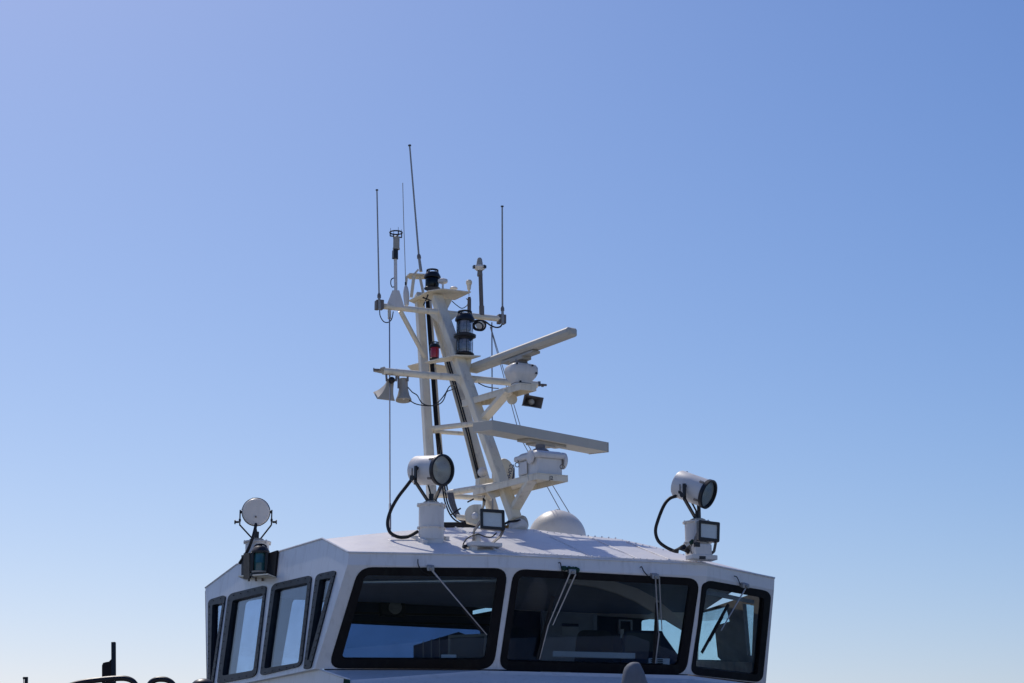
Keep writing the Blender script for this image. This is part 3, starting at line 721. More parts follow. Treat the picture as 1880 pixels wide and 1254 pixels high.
MB().lathe(P(861, 523, 21.5), Z, [(S(4.4, 21.4), 0), (S(5.8, 21.4), S(2, 21.4)), (S(5.8, 21.4), S(7, 21.4)), (S(4, 21.4), S(9.5, 21.4)), (S(.5, 21.4), S(10, 21.4))], n=20).build('cap', 'cream', t)
tag(MB().lathe(P(833, 530.5, 21.6), Z, [(S(7.5, 21.4), 0), (S(7.5, 21.4), S(2, 21.4)), (S(5, 21.4), S(4, 21.4)), (S(.5, 21.4), S(4.4, 21.4))], n=22).build('disc_antenna', 'gear'), 'flat white disc antenna in the middle of the top platform', 'antenna')
tag(MB().path(smoothpath([P(830, 553, 21.4), P(838, 560, 21.4), P(848, 566, 21.4), P(857, 561, 21.5), P(860, 553, 21.5), P(856, 548, 21.5)], 5), .005, 6).build('cable', 'rubber'), 'thin cable looping under the top platform', 'cable')
tag(MB().box(P(845, 966, 20.35), V((.19, 0, 0)), V((0, .05, 0)), Z * .035).box(P(862, 962, 20.3), V((.06, 0, 0)), V((0, .04, 0)), Z * .06).build('cable_gland_box', 'rubber', bevel=.008), 'low black cable gland box on the roof between the middle pedestal and the left floodlight', 'box')
t = thing('loose_fitting', 'small black tangle of cable ends under the top platform', 'cable', P(783, 548, 21.3))
for a, c in (((776, 546), (792, 552)), ((786, 541), (781, 553)), ((780, 555), (777, 561))): MB().tube(P(*a, 21.25), P(*c, 21.25), .010, .005, n=6).build('cable_end', 'rubber', t)

# ------------------------------------------------------------------ navigation lamps
def lamp(label, base, R, sections, mat_glass, top_handle=True):
    """sections: list of glass heights stacked; R radius"""
    t = thing('navigation_lamp', label, 'lamp', base, 'navigation lamps on the mast')
    z = 0.0
    MB().lathe(base, Z, [(R * 1.15, 0), (R * 1.2, R * .12), (R * .95, R * .3)], n=24).build('base_ring', 'black', t); z = R * .3
    for i, h in enumerate(sections):
        MB().lathe(base + Z * z, Z, [(R * .92, 0), (R * .98, h * .3), (R * .98, h * .7), (R * .92, h)], n=24).build('lens', mat_glass, t)
        MB().lathe(base + Z * z, Z, [(R * .62, 0), (R * .62, h * .2), (R * .70, h * .25), (R * .70, h * .75), (R * .62, h * .8), (R * .62, h)], n=20).build('bulb', 'lensinner', t)
        sp = MB()                                            # back screen half
        sp.add([base + Z * (z + hh) + V((math.cos(an), math.sin(an), 0)) * R * 1.0 for hh in (0, h) for an in [R_(125 + k * 8) for k in range(10)]], [[k, k + 1, 11 + k, 10 + k] for k in range(9)])
        sp.build('screen', 'black', t)
        z += h
        if i < len(sections) - 1:
            MB().lathe(base + Z * z, Z, [(R * .95, 0), (R * 1.05, R * .2), (R * 1.4, R * .35), (R * 1.42, R * .6), (R * 1.1, R * .68), (R * .95, R * .8)], n=26).build('middle_ring', 'black', t); z += R * .8
    MB().lathe(base + Z * z, Z, [(R * .95, 0), (R * 1.22, R * .02), (R * 1.22, R * .25), (R * .95, R * .75), (R * .9, R * .8)], n=24).build('cap', 'black', t); z += R * .8
    if top_handle:
        h = MB(); n = 18
        for k in range(n):
            an = 2 * math.pi * k / n
            if k % 3 == 0: h.tube(base + Z * (z - R * .05) + V((math.cos(an), math.sin(an), 0)) * R * .85, base + Z * (z + R * .38) + V((math.cos(an), math.sin(an), 0)) * R * .82, R * .07, n=6)
        h.path([base + Z * (z + R * .38) + V((math.cos(2 * math.pi * k / 20), math.sin(2 * math.pi * k / 20), 0)) * R * .83 for k in range(21)], R * .08, 6)
        h.tube(base + Z * (z + R * .36) - V((R * .8, 0, 0)), base + Z * (z + R * .5), R * .07, n=6); h.tube(base + Z * (z + R * .36) + V((R * .8, 0, 0)), base + Z * (z + R * .5), R * .07, n=6)
        h.build('handle', 'black', t)
    cgl = MB()
    for k in range(6):
        d_ = V((math.cos(R_(k * 60 - 75)), math.sin(R_(k * 60 - 75)), 0)); cgl.tube(base + d_ * R * 1.04 + Z * R * .2, base + d_ * R * 1.04 + Z * (z - R * .75), R * .035, n=5)
    if len(sections) > 1: cgl.build('guard_rod', 'black', t)
    return t
darklens = glass('dark_lens', (.05, .045, .05), .1)
M['darklens'] = darklens
lamp('black masthead lamp with dark lens on the top platform', P(793.5, 531, 21.5), S(13.2, 21.5), [S(18, 21.5)], 'darklens')
lamp('tall double black lamp with two clear lenses on the platform right of the mast', P(853, 652, fY(655) - .1), S(15.3, 21), [S(25, 21), S(25, 21)], 'lens')
lamp('red navigation lamp behind the mast legs', P(798, 660, 21.3), S(8.8, 21.3), [S(20, 21.3)], 'redglass')
# coil
cl = MB(); c0 = P(880, 598, Y1 + .0)
for rad, dx, dz in ((.065, 0, 0), (.058, .008, .006), (.048, -.012, -.008)):
    cl.path([c0 + V((dx + rad * 1.1 * math.cos(k * math.pi / 12), .01 * math.sin(k), dz + rad * .9 * math.sin(k * math.pi / 12))) for k in range(25)], .008, 6)
cl.path(smoothpath([P(868, 590, Y1), P(878, 588, Y1), P(890, 590, Y1), P(900, 597, Y1 + .1), P(910, 601, Y1 + .2), P(918, 600, YB), P(922, 595, YB - .02)], 5), .009, 6)
tag(cl.build('cable_coil', 'rubber'), 'coiled black cable hanging at the right end of the upper crossarm', 'cable')
MB().prism(ptsY([(868, 588), (895, 592), (888, 604), (876, 603)], Y1 + .12), V((0, .01, 0))).build('gusset', 'cream', mast)
tag(MB().path(smoothpath([P(697, 569, YA), P(698, 580, YA), P(704, 590, YA), P(712, 592, YA), P(719, 586, YA), P(722, 572, YA)], 5), .006, 6).build('antenna_lead', 'rubber'), 'thin black lead looping below the left end of the upper crossarm', 'cable')

# ------------------------------------------------------------------ horns
def horn_bracket(t, a, c): MB().bar(a, c, .02, .012).build('strap', 'bracket', t)
yh = Y2 - .27
t = thing('rectangular_horn', 'flared rectangular horn loudspeaker hanging at the left end of the middle crossarm', 'loudspeaker', P(716, 690, yh))
rings = []
for (lx, ly, rx, ry, bx, by, dp_) in ((711, 696, 723, 696, 0, -.6, .05), (709.5, 704, 723, 704.5, -1, -1.6, .07), (706.5, 713, 722.3, 714, -3.2, -4.2, .10), (700.5, 723, 722.3, 725, -5, -8, .13), (692, 732, 725, 736, -7, -12, .16)):
    fl_, fr_ = P(lx, ly, yh - .02), P(rx, ry, yh - .02)
    rings.append([fl_, fr_, P(rx + bx, ry + by, yh + dp_), P(lx + bx, ly + by, yh + dp_)])
rings = [list(c) for c in zip(*[smoothpath(list(c), 3) for c in zip(*rings)])]
hb = MB().loft(rings, caps=False)
hb.loft([rings[0], [lerp(p, sum(rings[0], V()) / 4, .2) for p in rings[0]]], caps=True)
ho = hb.build('flare', 'lightgear', t, smooth=28)
so = ho.modifiers.new('solid', 'SOLIDIFY'); so.thickness = .006
MB().ball(P(719, 698, yh - .05), S(6.5, 21), 14, 10).build('driver', 'black', t)
horn_bracket(t, P(709, 686, yh - .06), P(710, 700, yh - .06)); horn_bracket(t, P(728, 687, yh), P(727, 700, yh))
t = thing('round_horn', 'round horn loudspeaker pointing down from the middle crossarm', 'loudspeaker', P(740, 690, Y2 - .2))
yh2 = Y2 - .21; k_ = S(1, 21)
MB().lathe(P(741, 736, yh2), V((-.03, .12, 1)), [(3 * k_, 16 * k_), (9 * k_, 8 * k_), (14 * k_, 0), (15 * k_, .5 * k_), (14.6 * k_, 3 * k_), (11.5 * k_, 10 * k_), (9.2 * k_, 20 * k_), (8.4 * k_, 28 * k_), (8.2 * k_, 43 * k_), (6 * k_, 44 * k_)], n=30).build('bell', 'lightgear', t)
MB().lathe(P(741, 730, yh2), V((-.03, .12, 1)), [(1.5 * k_, -3.5 * k_), (3 * k_, 0), (3.4 * k_, 12 * k_)], n=14).build('driver', 'gear', t)
horn_bracket(t, P(731.5, 688, yh2 - .03), P(731.5, 713, yh2 - .03)); horn_bracket(t, P(748.5, 689, yh2 - .02), P(748.5, 700, yh2 - .02))
hwires = MB()
hwires.path(smoothpath([P(749, 711, yh2), P(757, 720, yh2 + .1), P(766, 726, yh2 + .2), P(773, 738, yh2 + .3), P(783, 744, yh2 + .4), P(797, 744, yh2 + .45), P(808, 735, yh2 + .3), P(818, 722, yh2 + .3), P(826, 709, yh2 + .3), P(838, 708, Y2)], 5), .006, 6)
hwires.path(smoothpath([P(752, 735, yh2), P(762, 741, yh2 + .15), P(775, 744, yh2 + .3), P(795, 745, yh2 + .4), P(808, 741, yh2 + .35), P(815, 733, yh2 + .3), P(820, 720, yh2 + .3), P(828, 716, yh2 + .3), P(838, 712, Y2)], 5), .006, 6)
tag(hwires.build('horn_wiring', 'rubber'), 'two thin sagging wires from the horns to the mast', 'cable')
# crossarm end fittings
MB().tube(za - U * .0, za - U * .10 + Z * .0, S(5, 21), S(3, 21), n=8).bar(P(699, 678, Y2 - .38), P(706, 676, Y2 - .34), .02, .03).build('end_fitting', 'lightgear', mast)
MB().tube(P(686, 678.5, Y2 - .42), P(696, 679, Y2 - .38), S(2, 21)).tube(P(686.3, 675.5, Y2 - .42), P(686.3, 682, Y2 - .42), S(1, 21)).build('end_fitting', 'brown', mast)
MB().tube(P(985, 706, Y2 + .36), P(1003, 707, Y2 + .42), S(2.2, 21)).tube(P(990, 700.5, Y2 + .38), P(990, 709, Y2 + .38), S(2.8, 21)).tube(P(996, 705, Y2 + .4), P(996, 710, Y2 + .4), S(2.8, 21)).build('end_fitting', 'brown', mast)
# right loudspeaker under the upper radar platform
t = thing('square_horn', 'small square horn loudspeaker under the upper radar platform', 'loudspeaker', P(975, 722, 20.5))
ax = V((.38, -.9, -.08)).normalized(); sx = ax.cross(Z).normalized() * -1; sx = V((-ax.y, ax.x, 0)).normalized(); sx = -sx if sx.x < 0 else sx; sz = sx.cross(ax); sz = sz if sz.z > 0 else -sz
sx2 = (sx - Z * .08).normalized(); c = P(977.5, 737.5, 20.3); kk = S(1, 20.3)
def rr4(cen, hx, hzz, sh=2.2): return [cen + sx2 * (hx * i) + sz * (hzz * j) + sx2 * (sh * kk * j) for i, j in ((-1, -1), (1, -1), (1, 1), (-1, 1))]
outer = [rr4(c - ax * d, hx * kk, hzz * kk) for d, hx, hzz in ((.20, 5, 4), (.10, 9, 6.5), (0.0, 19, 10.5), (-.012, 20, 11))]
inner_ = [rr4(c - ax * d, hx * kk, hzz * kk) for d, hx, hzz in ((-.012, 18, 9.3), (.03, 13, 7), (.12, 6, 5))]
MB().loft(outer + inner_).build('bell', 'brown', t, smooth=25)
MB().ball(c - ax * .03 + sx2 * .0, .034, 14, 10).build('driver', 'lightgear', t)
MB().bar(c - ax * .1 + Z * .03, P(968, 722, 20.35), .03, .02).build('strap', 'bracket', t)
tag(MB().lathe(P(940, 733, 20.35), V((.3, -.9, -.1)), [(.005, .012), (.055, .01), (.055, -.01), (.005, -.012)], n=26).build('sensor_disc', 'cream'), 'cream round disc hanging under the upper radar platform', 'disc')

# ------------------------------------------------------------------ radars
def rot_axes(deg):
    a = R_(deg); return V((math.cos(a), math.sin(a), 0)), V((-math.sin(a), math.cos(a), 0))
def superring(c, ax, ay, rx, ry, p=4.0, n=40):
    out = []
    for k in range(n):
        t = 2 * math.pi * k / n; cs, sn = math.cos(t), math.sin(t)
        out.append(c + ax * (rx * math.copysign(abs(cs) ** (2 / p), cs)) + ay * (ry * math.copysign(abs(sn) ** (2 / p), sn)))
    return out
# upper radar
cu = P(957, 707, 20.32); cu.z = zu
t = thing('radar_scanner', 'upper radar scanner with rounded grey bar tilted up to the right', 'radar', cu, 'radar scanners on the mast')
ex, ey = rot_axes(24)
k_ = S(1, 20.3)
MB().loft([superring(cu + Z * (h * k_), ex, ey, rx * k_, ry * k_, 5) for h, rx, ry in ((0, 17, 14), (8, 17, 14), (14, 19, 17), (21, 25, 22), (27, 28, 24), (38, 28, 24), (43, 25, 21), (45, 20, 17))]).build('gearbox', 'gear', t, smooth=40)
MB().loft([superring(cu + Z * (h * k_), ex, ey, rx * k_, ry * k_, 5) for h, rx, ry in ((7.2, 17.4, 14.4), (8.2, 17.6, 14.6))]).build('joint', 'bracket', t)
bo = MB()
for dx, hh in ((-9, 9), (12, 40), (-20, 41), (20, 26)): bo.lathe(cu + ex * (dx * k_) - ey * (24 * k_ if hh > 20 else 15 * k_) + Z * (hh * k_), -ey, [(.011, 0), (.011, .012)], n=8)
bo.build('bolt', 'black', t)
MB().loft([superring(cu + Z * (h * k_), ex, ey, r * k_, r * k_, 2) for h, r in ((45, 15), (50, 12), (56, 12))]).build('turntable', 'bracket', t)
zb_ = P(960, 641, 20.25).z
e0, e1 = Pz(868, 677, zb_), Pz(1049, 609, zb_)
dr = (e1 - e0).normalized(); sd = V((-dr.y, dr.x, 0)); sd = sd if sd.y < 0 else -sd       # towards viewer
L = (e1 - e0).length
prof = [(x * .9, y * .86) for x, y in [(-.075, -.035), (-.055, -.055), (.045, -.055), (.075, -.02), (.075, .025), (.05, .05), (-.05, .05), (-.075, .03)]]
rings = []
for s_, k2 in ((-.035, .45), (-.02, .8), (0, 1), (.5 * L, 1), (L, 1), (L + .02, .8), (L + .035, .45)):
    rings.append([e0 + dr * s_ + sd * (x * k2) + Z * (y * (k2 * .8 + .2) + .0) for x, y in prof])
MB().loft(rings).build('scanner_bar', 'radar', t, smooth=30)
m_ = lerp(e0, e1, .5)
MB().box(m_ - Z * .072, dr * .30, sd * .05, Z * .014).box(m_ - Z * .095, dr * .12, sd * .06, Z * .02).build('bar_mount', 'lightgear', t, bevel=.004)
# lower radar
cl_ = P(1000, 862, 20.0); cl_.z = zl
ex, ey = rot_axes(27); ey2 = (Ll - Nl).normalized(); kk = S(1, 19.9)
n0 = Nl + U * .02 + ey2 * .03
ex = (Rl - Nl).normalized(); ex.z = 0
wx = 52 * kk / max(.3, ex.x); dp = .36
cb = n0 + ex * (wx / 2) + ey2 * (dp / 2)
t = thing('radar_scanner', 'lower radar scanner with square box bar over a boxy white gearbox', 'radar', cb, 'radar scanners on the mast')
MB().box(cb + Z * .085, ex * (wx / 2 - .015), ey2 * (dp / 2 - .02), Z * .085).build('gearbox', 'gear', t, bevel=.012)
MB().box(cb + Z * .195, ex * (wx / 2 + .02), ey2 * (dp / 2 + .02), Z * .03).build('lid', 'gear', t, bevel=.02)
MB().loft([[cb + Z * h + ex * (sx_ * a) + ey2 * (sy_ * b2) for sx_, sy_ in ((-1, -1), (1, -1), (1, 1), (-1, 1))] for h, a, b2 in ((.222, wx / 2, dp / 2 - .01), (.245, wx / 2 - .02, dp / 2 - .04), (.262, wx / 2 - .07, dp / 2 - .12))]).build('lid', 'gear', t, bevel=.012)
MB().lathe(n0 + ey2 * .09 - ex * .005 + Z * .18, -ex, [(.07, 0), (.07, .02), (.06, .026)], n=26).build('hinge_cover', 'gear', t)
MB().lathe(n0 + ex * (wx + .0) + ey2 * .06 + Z * .16, ex, [(.085, 0), (.085, .03), (.07, .04)], n=26).build('hinge_cover', 'gear', t)
pn = n0 + ey2 * (dp * .66) - ex * .003 + Z * .085
MB().box(pn, ey2 * .07, ex * .006, Z * .065).build('side_panel', 'gear', t, bevel=.006)
fc = n0 + ex * (wx / 2) - ey2 * .0
lt = MB()
for q in (n0 + ey2 * (dp - .04) + Z * .13, n0 + ex * (wx + .0) + Z * .09 + ey2 * .03):
    lt.path([q - U * .012 + V((0.022 * math.cos(k * math.pi / 6), -.02, .022 * math.sin(k * math.pi / 6))) for k in range(13)], .005, 6)
    lt.tube(q + Z * .03 + V((0, -.02, 0)), q + Z * .07 + V((0, -.02, 0)), .008, n=6)
lt.build('latch', 'bracket', t)
MB().lathe(cb + Z * .26, Z, [(.10, 0), (.07, .025), (.05, .03), (.05, .07)], n=20).build('turntable', 'bracket', t)
zb2 = P(904, 771, 19.72).z
bl, bf, br = Pz(904, 771, zb2), Pz(868, 775.5, zb2), Pz(1116, 812, zb2)
dl = (br - bl).normalized()
MB().prism([bl, br, br + (bf - bl), bf], Z * -.103).build('scanner_bar', 'radar', t, bevel=.004)
MB().prism([br, br + dl * .012, br + dl * .012 + (bf - bl), br + (bf - bl)], Z * -.107).build('end_cap', 'lightgear', t)
mc = (bl + br) / 2 + (bf - bl) / 2 - Z * .103
MB().box(mc - Z * .014, dl * .27, (bf - bl).normalized() * .07, Z * .013).box(mc - Z * .035 + dl * -.02, dl * .14, (bf - bl).normalized() * .06, Z * .012).build('bar_mount', 'lightgear', t, bevel=.004)
# mark on the front of the tray
f0 = lerp(Nl, Rl, .45) - Z * .045; fx = (Rl - Nl).normalized(); fn = V((fx.y, -fx.x, 0)).normalized()
mk = text_mesh('J2', .055, f0 + fn * .004, fx, Z, 'black', 'platform_mark', mast)
# satellite disc with a printed oval
yd = 20.62
t = thing('satellite_antenna', 'cream rounded antenna dome with dark printed oval beside the lower radar', 'antenna', P(927, 897, yd))
k_ = S(1, yd)
an = V((.42, -.9, .05)).normalized(); sxx = V((-an.y, an.x, 0)).normalized(); sxx = sxx if sxx.x > 0 else -sxx; szz = an.cross(sxx); szz = szz if szz.z > 0 else -szz
cd = P(925, 874, yd)
ringsd = []
for d, s_ in ((-.06, .90), (-.02, 1.0), (.02, 1.0), (.035, .96), (.045, .80), (.050, .3)):
    ringsd.append([cd + an * d + sxx * (21 * k_ * s_ * math.cos(q)) + szz * (33 * k_ * s_ * math.sin(q)) for q in [2 * math.pi * i / 40 for i in range(40)]])
MB().loft(ringsd).build('dome', 'cream', t)
tx = (szz * -.94 + sxx * -.30).normalized(); ty = (an.cross(tx)).normalized()
text_mesh('COMMAN', .062, cd + an * .054 - szz * .01 + sxx * .028, -tx if False else tx, ty, 'blue', 'lettering', t)
text_mesh('MARINE', .028, cd + an * .054 - szz * .01 - sxx * .03, tx, ty, 'blue', 'lettering', t)
ov = MB()
ov.path([cd + an * .053 + (-tx) * (.155 * math.cos(q)) + ty * (.062 * math.sin(q)) - szz * .01 + sxx * .022 for q in [R_(20 + i * 8) for i in range(18)]], lambda f: .003 + .005 * math.sin(math.pi * f), 6)
ov.build('printed_arc', 'blue', t)
# white ball and box behind the front leg
t = thing('junction_box', 'cream junction box with round knob left of the front mast leg', 'box', P(890, 895, 20.75))
MB().box(P(890, 887, 20.75), U * .085, F * .06, Z * .045).build('casing', 'cream', t, bevel=.006)
MB().ball(P(886, 867, 20.75), S(9.5, 20.7), 18, 12).build('knob', 'gear', t)
# stays
def stay(label, pts, r=.0065):
    return tag(MB().path(pts, r, 6).build('stay_wire', 'steel'), label, 'wire', 'stay wires of the mast')
stay('upright stay wire at the left of the mast from crossarm to roof', [P(715, 570, YA + .05), P(715.5, 700, 20.7), P(716, 973, 18.9)], .008)
MB().tube(P(714.8, 570, YA + .05), P(715, 585, YA + .02), S(3.3, 21)).build('end_fitting', 'cream', mast)
tag(MB().tube(P(716, 925, 19.2), P(716, 972, 18.93), .012, n=8).build('turnbuckle', 'steel'), 'turnbuckle at the foot of the left stay wire', 'turnbuckle')
stay('upright stay wire right of the mast, passing behind the radar bars', [P(903, 592, Y1 + .22), P(904, 840, 21.2), P(905, 960, 21.1)], .008)
stay('slanting stay wire ending behind the roof dome, right one of the pair', [P(901, 600, Y1 + .25), P(962, 805, 21.6), P(1070, 982, 21.2)], .005)
stay('slanting stay wire ending behind the roof dome, left one of the pair', [P(900, 600, Y1 + .25), P(955, 803, 21.6), P(1052, 980, 21.2)], .005)
tag(MB().path(smoothpath([P(878, 703, Y2), P(890, 709, Y2), P(903, 712, Y2), P(915, 713, Y2 - .1)], 4), .006, 6).build('cable', 'rubber'), 'short black cable sagging below the middle crossarm toward the upper radar', 'cable')

# ------------------------------------------------------------------ roof dome
cd = P(1023, 990, 20.9); RR = S(54, 20.9)
t = thing('satellite_dome', 'white satellite dome standing behind the roof edge', 'dome', roof_under(cd) if roof_under(cd) else cd)
MB().lathe(cd - Z * .12, Z, [(RR * .8, -.2), (RR, 0)] + [(RR * math.cos(R_(a_)), .12 + RR * math.sin(R_(a_))) for a_ in range(0, 90, 6)] + [(.004, .12 + RR)], n=48).build('radome', 'gear', t)
MB().lathe(cd + Z * (RR - .004), Z, [(.03, 0), (.02, .012), (.003, .014)], n=14).build('cap', 'lightgear', t)

# ------------------------------------------------------------------ searchlights
def searchlight(label, front_c, axis, R, L, ped_base, ped_top, ped_r, yoke_side, cable=None, rear_view=False):
    t = thing('searchlight', label, 'searchlight', ped_base, 'searchlights on the wheelhouse roof')
    ax = axis.normalized(); back = front_c - ax * L
    MB().lathe(back, ax, [(R * .10, 0), (R * .93, 0), (R * .985, .012), (R * .985, L * .5), (R * .985, L - .01), (R * .94, L - .01), (R * .9, L * .72), (R * .3, L * .45)], n=40).build('drum', 'gear', t)
    MB().lathe(front_c, ax, [(R * .94, -.015), (R * 1.05, -.015), (R * 1.06, .018), (R * .93, .022), (R * .93, -.015)], n=40, caps=False).build('bezel', 'black', t)
    MB().lathe(front_c, ax, [(R * .94, -.004), (R * .94, .004)], n=36).build('glass', 'spotglass', t)
    MB().lathe(front_c - ax * .2, ax, [(R * .1, 0), (R * .45, .03), (R * .8, .10), (R * .92, .17)], n=32, caps=False).build('reflector', 'mirror', t)
    MB().ball(front_c - ax * .15, R * .16, 14, 10).build('bulb', 'bracket', t)
    sv = yoke_side.normalized()
    mid = front_c - ax * (L * .55)
    top_z = ped_top + Z * .02
    for s_ in (-1, 1):
        piv = mid + sv * (s_ * (R + .022))
        knee = piv - Z * (R * .95)
        y = MB().bar(piv + Z * .02, knee, .030, .014, ax).bar(knee, top_z + sv * (s_ * .035), .034, .016, ax)
        y.tube(piv, piv - sv * (s_ * .03), .016); y.tube(piv + ax * -.05, knee + ax * -.05 + Z * .02, .006, n=6); y.box(piv - Z * R * .6 - ax * .05, ax * .016, sv * .012, Z * .014)
        y.tube(knee + Z * .03 + sv * s_ * .01, knee + Z * .03 + sv * s_ * .045, .012, n=8); y.tube(knee + Z * .03 + sv * s_ * .045, knee + Z * .03 + sv * s_ * .055, .024, n=10)
        y.build('yoke_arm', 'black', t)
    cl = MB()
    for an in (40, 140, 220, 320):
        x, yv, d = cl.frame(ax); q = front_c - ax * .045 + (x * math.cos(R_(an)) + yv * math.sin(R_(an))) * R
        cl.box(q, ax * .022, (x * math.cos(R_(an)) + yv * math.sin(R_(an))) * .008, (x * -math.sin(R_(an)) + yv * math.cos(R_(an))) * .010)
    for an in (10, 75, 250): 
        x, yv, d = cl.frame(ax); q = back + ax * .03 + (x * math.cos(R_(an)) + yv * math.sin(R_(an))) * R
        cl.ball(q, .010, 6, 5)
    if rear_view:
        x, yv, d = cl.frame(ax)
        cl.ball(back + Z * R * .4, .011, 6, 5); cl.ball(back - Z * R * .35, .011, 6, 5)
    cl.build('clip', 'bracket', t)
    MB().tube(top_z - Z * .01, top_z + Z * .08, .024, n=10).tube(top_z + Z * .06, mid - Z * (R * 1.0), .009, n=6).build('swivel', 'black', t)
    MB().lathe(ped_top, Z, [(.075, -.005), (.075, .02), (.06, .028)], n=24).build('swivel_plate', 'lightgear', t)
    h = ped_top.z - ped_base.z
    pd = MB().lathe(ped_base, Z, [(ped_r * .94, 0), (ped_r, .01), (ped_r, h * .33), (ped_r * 1.14, h * .335), (ped_r * 1.14, h * .35), (ped_r, h * .355), (ped_r, h - .02), (ped_r * 1.17, h - .016), (ped_r * 1.17, h - .004), (ped_r * .7, h)], n=36)
    for an in range(20, 380, 60):
        d = V((math.cos(R_(an)), math.sin(R_(an)), 0)); pd.tube(ped_base + d * ped_r * 1.08 + Z * (h * .30), ped_base + d * ped_r * 1.08 + Z * (h * .37), .010, n=6); pd.tube(ped_base + d * ped_r * 1.1 + Z * (h - .035), ped_base + d * ped_r * 1.1 + Z * (h + .004), .009, n=6)
    pd.build('pedestal', 'gear', t, smooth=30)
    if cable: MB().path(smoothpath(cable, 6), .0165, 10).build('power_cable', 'rubber', t)
    return t
yc = 18.75
pb = P(791.5, 992, yc); rb_ = roof_under(pb)
t = searchlight('white searchlight on the middle pedestal in front of the mast', P(811, 863, yc - .12), V((.72, -.70, -.12)), S(28, yc), .34,
    P(791.5, 993, yc), P(791.5, 926, yc), S(23.5, yc), V((.70, .72, 0)),
    [P(756, 880, yc), P(746, 893, yc), P(730, 914, yc - .02), P(717, 938, yc - .03), P(711.5, 960, yc - .03), P(716, 977, yc - .05), P(730, 985.5, yc - .05), P(746, 986, yc - .03), P(758, 981, yc), P(768, 975, yc)])
# skid feet below the pedestal
sk = MB()
for a, c in (((759, 987.5), (781, 998)), ((803, 988), (822, 992))):
    p, q = roof_pt(*a), roof_pt(*c); sk.bar(p + Z * .012, q + Z * .012, .05, .05)
sk.box(P(791, 994, yc) - Z * .04, V((.12, 0, 0)), V((0, .10, 0)), Z * .05)
sk.build('mounting_foot', 'gear', t, bevel=.005)
yr = 19.0
t = searchlight('white searchlight tilted down on the right pedestal', P(1299, 907, yr - .1), V((.80, -.50, -.40)), S(26.5, yr), .34,
    P(1281, 1018, yr), P(1281, 958, yr), S(23, yr), V((.50, .86, 0)),
    [P(1242, 911, yr), P(1230, 915, yr), P(1219, 928, yr - .02), P(1208, 955, yr - .02), P(1203.5, 975, yr), P(1208, 992, yr), P(1220, 1003, yr), P(1236, 1011, yr), P(1246, 1013, yr)])
yl = 20.3
t = searchlight('white searchlight seen from behind on the left pedestal', P(470, 940, yl + .3), ray(470, 940), S(25.6, yl), .30,
    P(471, 1040, yl + .15), P(471, 994, yl + .15), S(22, yl), V((1, 0, 0)),
    [P(470, 962, yl - .02), P(468, 972, yl - .06), P(463, 990, yl - .08), P(456, 1008, yl - .05), P(448, 1022, yl), P(440, 1034, yl + .05)], rear_view=True)
# ------------------------------------------------------------------ flood lights
def flood(label, px4, in4, Y, tilt, base_px, arms):
    c = sum((P(x, y, Y) for x, y in px4), V()) / 4
    t = thing('floodlight', label, 'floodlight', P(*base_px, Y + .05), 'floodlights on the wheelhouse roof')
    n = tilt.normalized(); pl = (c, n)
    o = pts_on(pl, roundpx(px4, 2.5, 3)); i_ = pts_on(pl, roundpx(in4, 1, 3))
    MB().panel(shift(o, n * .02), [shift(i_, n * .02)], n, .05).build('housing', 'black', t, bevel=.004)
    MB().panel(shift(o, -n * .031), [], n, .02).build('back_plate', 'black', t)
    MB().panel(shift(i_, n * .008), [], n, .01).build('light_panel', 'led', t)
    for arm in arms:
        MB().path([P(x, y, Y + dy) for x, y, dy in arm], .004, 4)
        b = MB()
        for (x0, y0, d0), (x1, y1, d1) in zip(arm[:-1], arm[1:]): b.bar(P(x0, y0, Y + d0), P(x1, y1, Y + d1), .008, .042)
        b.build('bracket_arm', 'bracket', t)
    return t
yf = 18.45
t = flood('black framed floodlight on a roof bracket in front of the mast foot', [(881, 934), (926, 937), (927, 974.5), (882, 971)], [(886.5, 940), (921, 942.5), (921.5, 968.5), (887, 966)], yf, V((.10, -1, .0)), (890, 1003),
    [[(882, 957, .03), (870, 975, .05), (869, 993, .05)], [(924, 974, .03), (918, 985, .05), (904, 997, .05)]])
fb1 = roof_pt(890, 1003)
fb = MB().box(P(889, 1000.5, yf), U * .155, F * .07, Z * .018).box(P(867, 1005, yf) - Z * .01, U * .03, F * .06, Z * .04)
fb.build('base_bracket', 'gear', t, bevel=.004)
tag(MB().lathe(P(877, 998, yf + .08), Z, [(.032, 0), (.032, .05), (.028, .055), (.027, .08), (.015, .10), (.002, .105)], n=18).build('small_lamp', 'gear'), 'small white dome lamp below the left floodlight', 'lamp')
tag(MB().path(smoothpath([P(850, 1000, yf - .02), P(856, 990, yf), P(866, 984, yf), P(878, 981, yf), P(890, 985, yf + .02), P(902, 986, yf + .02), P(912, 978, yf + .02)], 5), .006, 6).build('floodlight_cable', 'rubber'), 'thin black cable looping under the left floodlight', 'cable')
tag(MB().box(P(854, 1003, yf), U * .02, F * .03, Z * .012).build('cable_plug', 'black', bevel=.003), 'black cable plug at the left floodlight bracket', 'plug')
yf2 = 18.72
t = flood('black framed floodlight on the right roof corner beside the right searchlight', [(1281.5, 955), (1321, 959.5), (1320, 996), (1281.5, 992)], [(1286, 961), (1316, 964.5), (1315.5, 990), (1286, 986.5)], yf2, V((.18, -1, .0)), (1290, 1020),
    [[(1283, 975, .03), (1277, 988, .06), (1276, 1000, .06)], [(1314, 996, .03), (1311, 1012, .06), (1302, 1020, .06)]])
fb = MB().box(P(1287, 1010, yf2), U * .085, F * .06, Z * .05).box(P(1288, 1024, yf2), U * .135, F * .07, Z * .022)
fb.build('base_bracket', 'gear', t, bevel=.005)
MB().box(P(1289, 1024, yf2 - .07), U * .032, F * .012, Z * .014).build('label_plate', 'black', t)
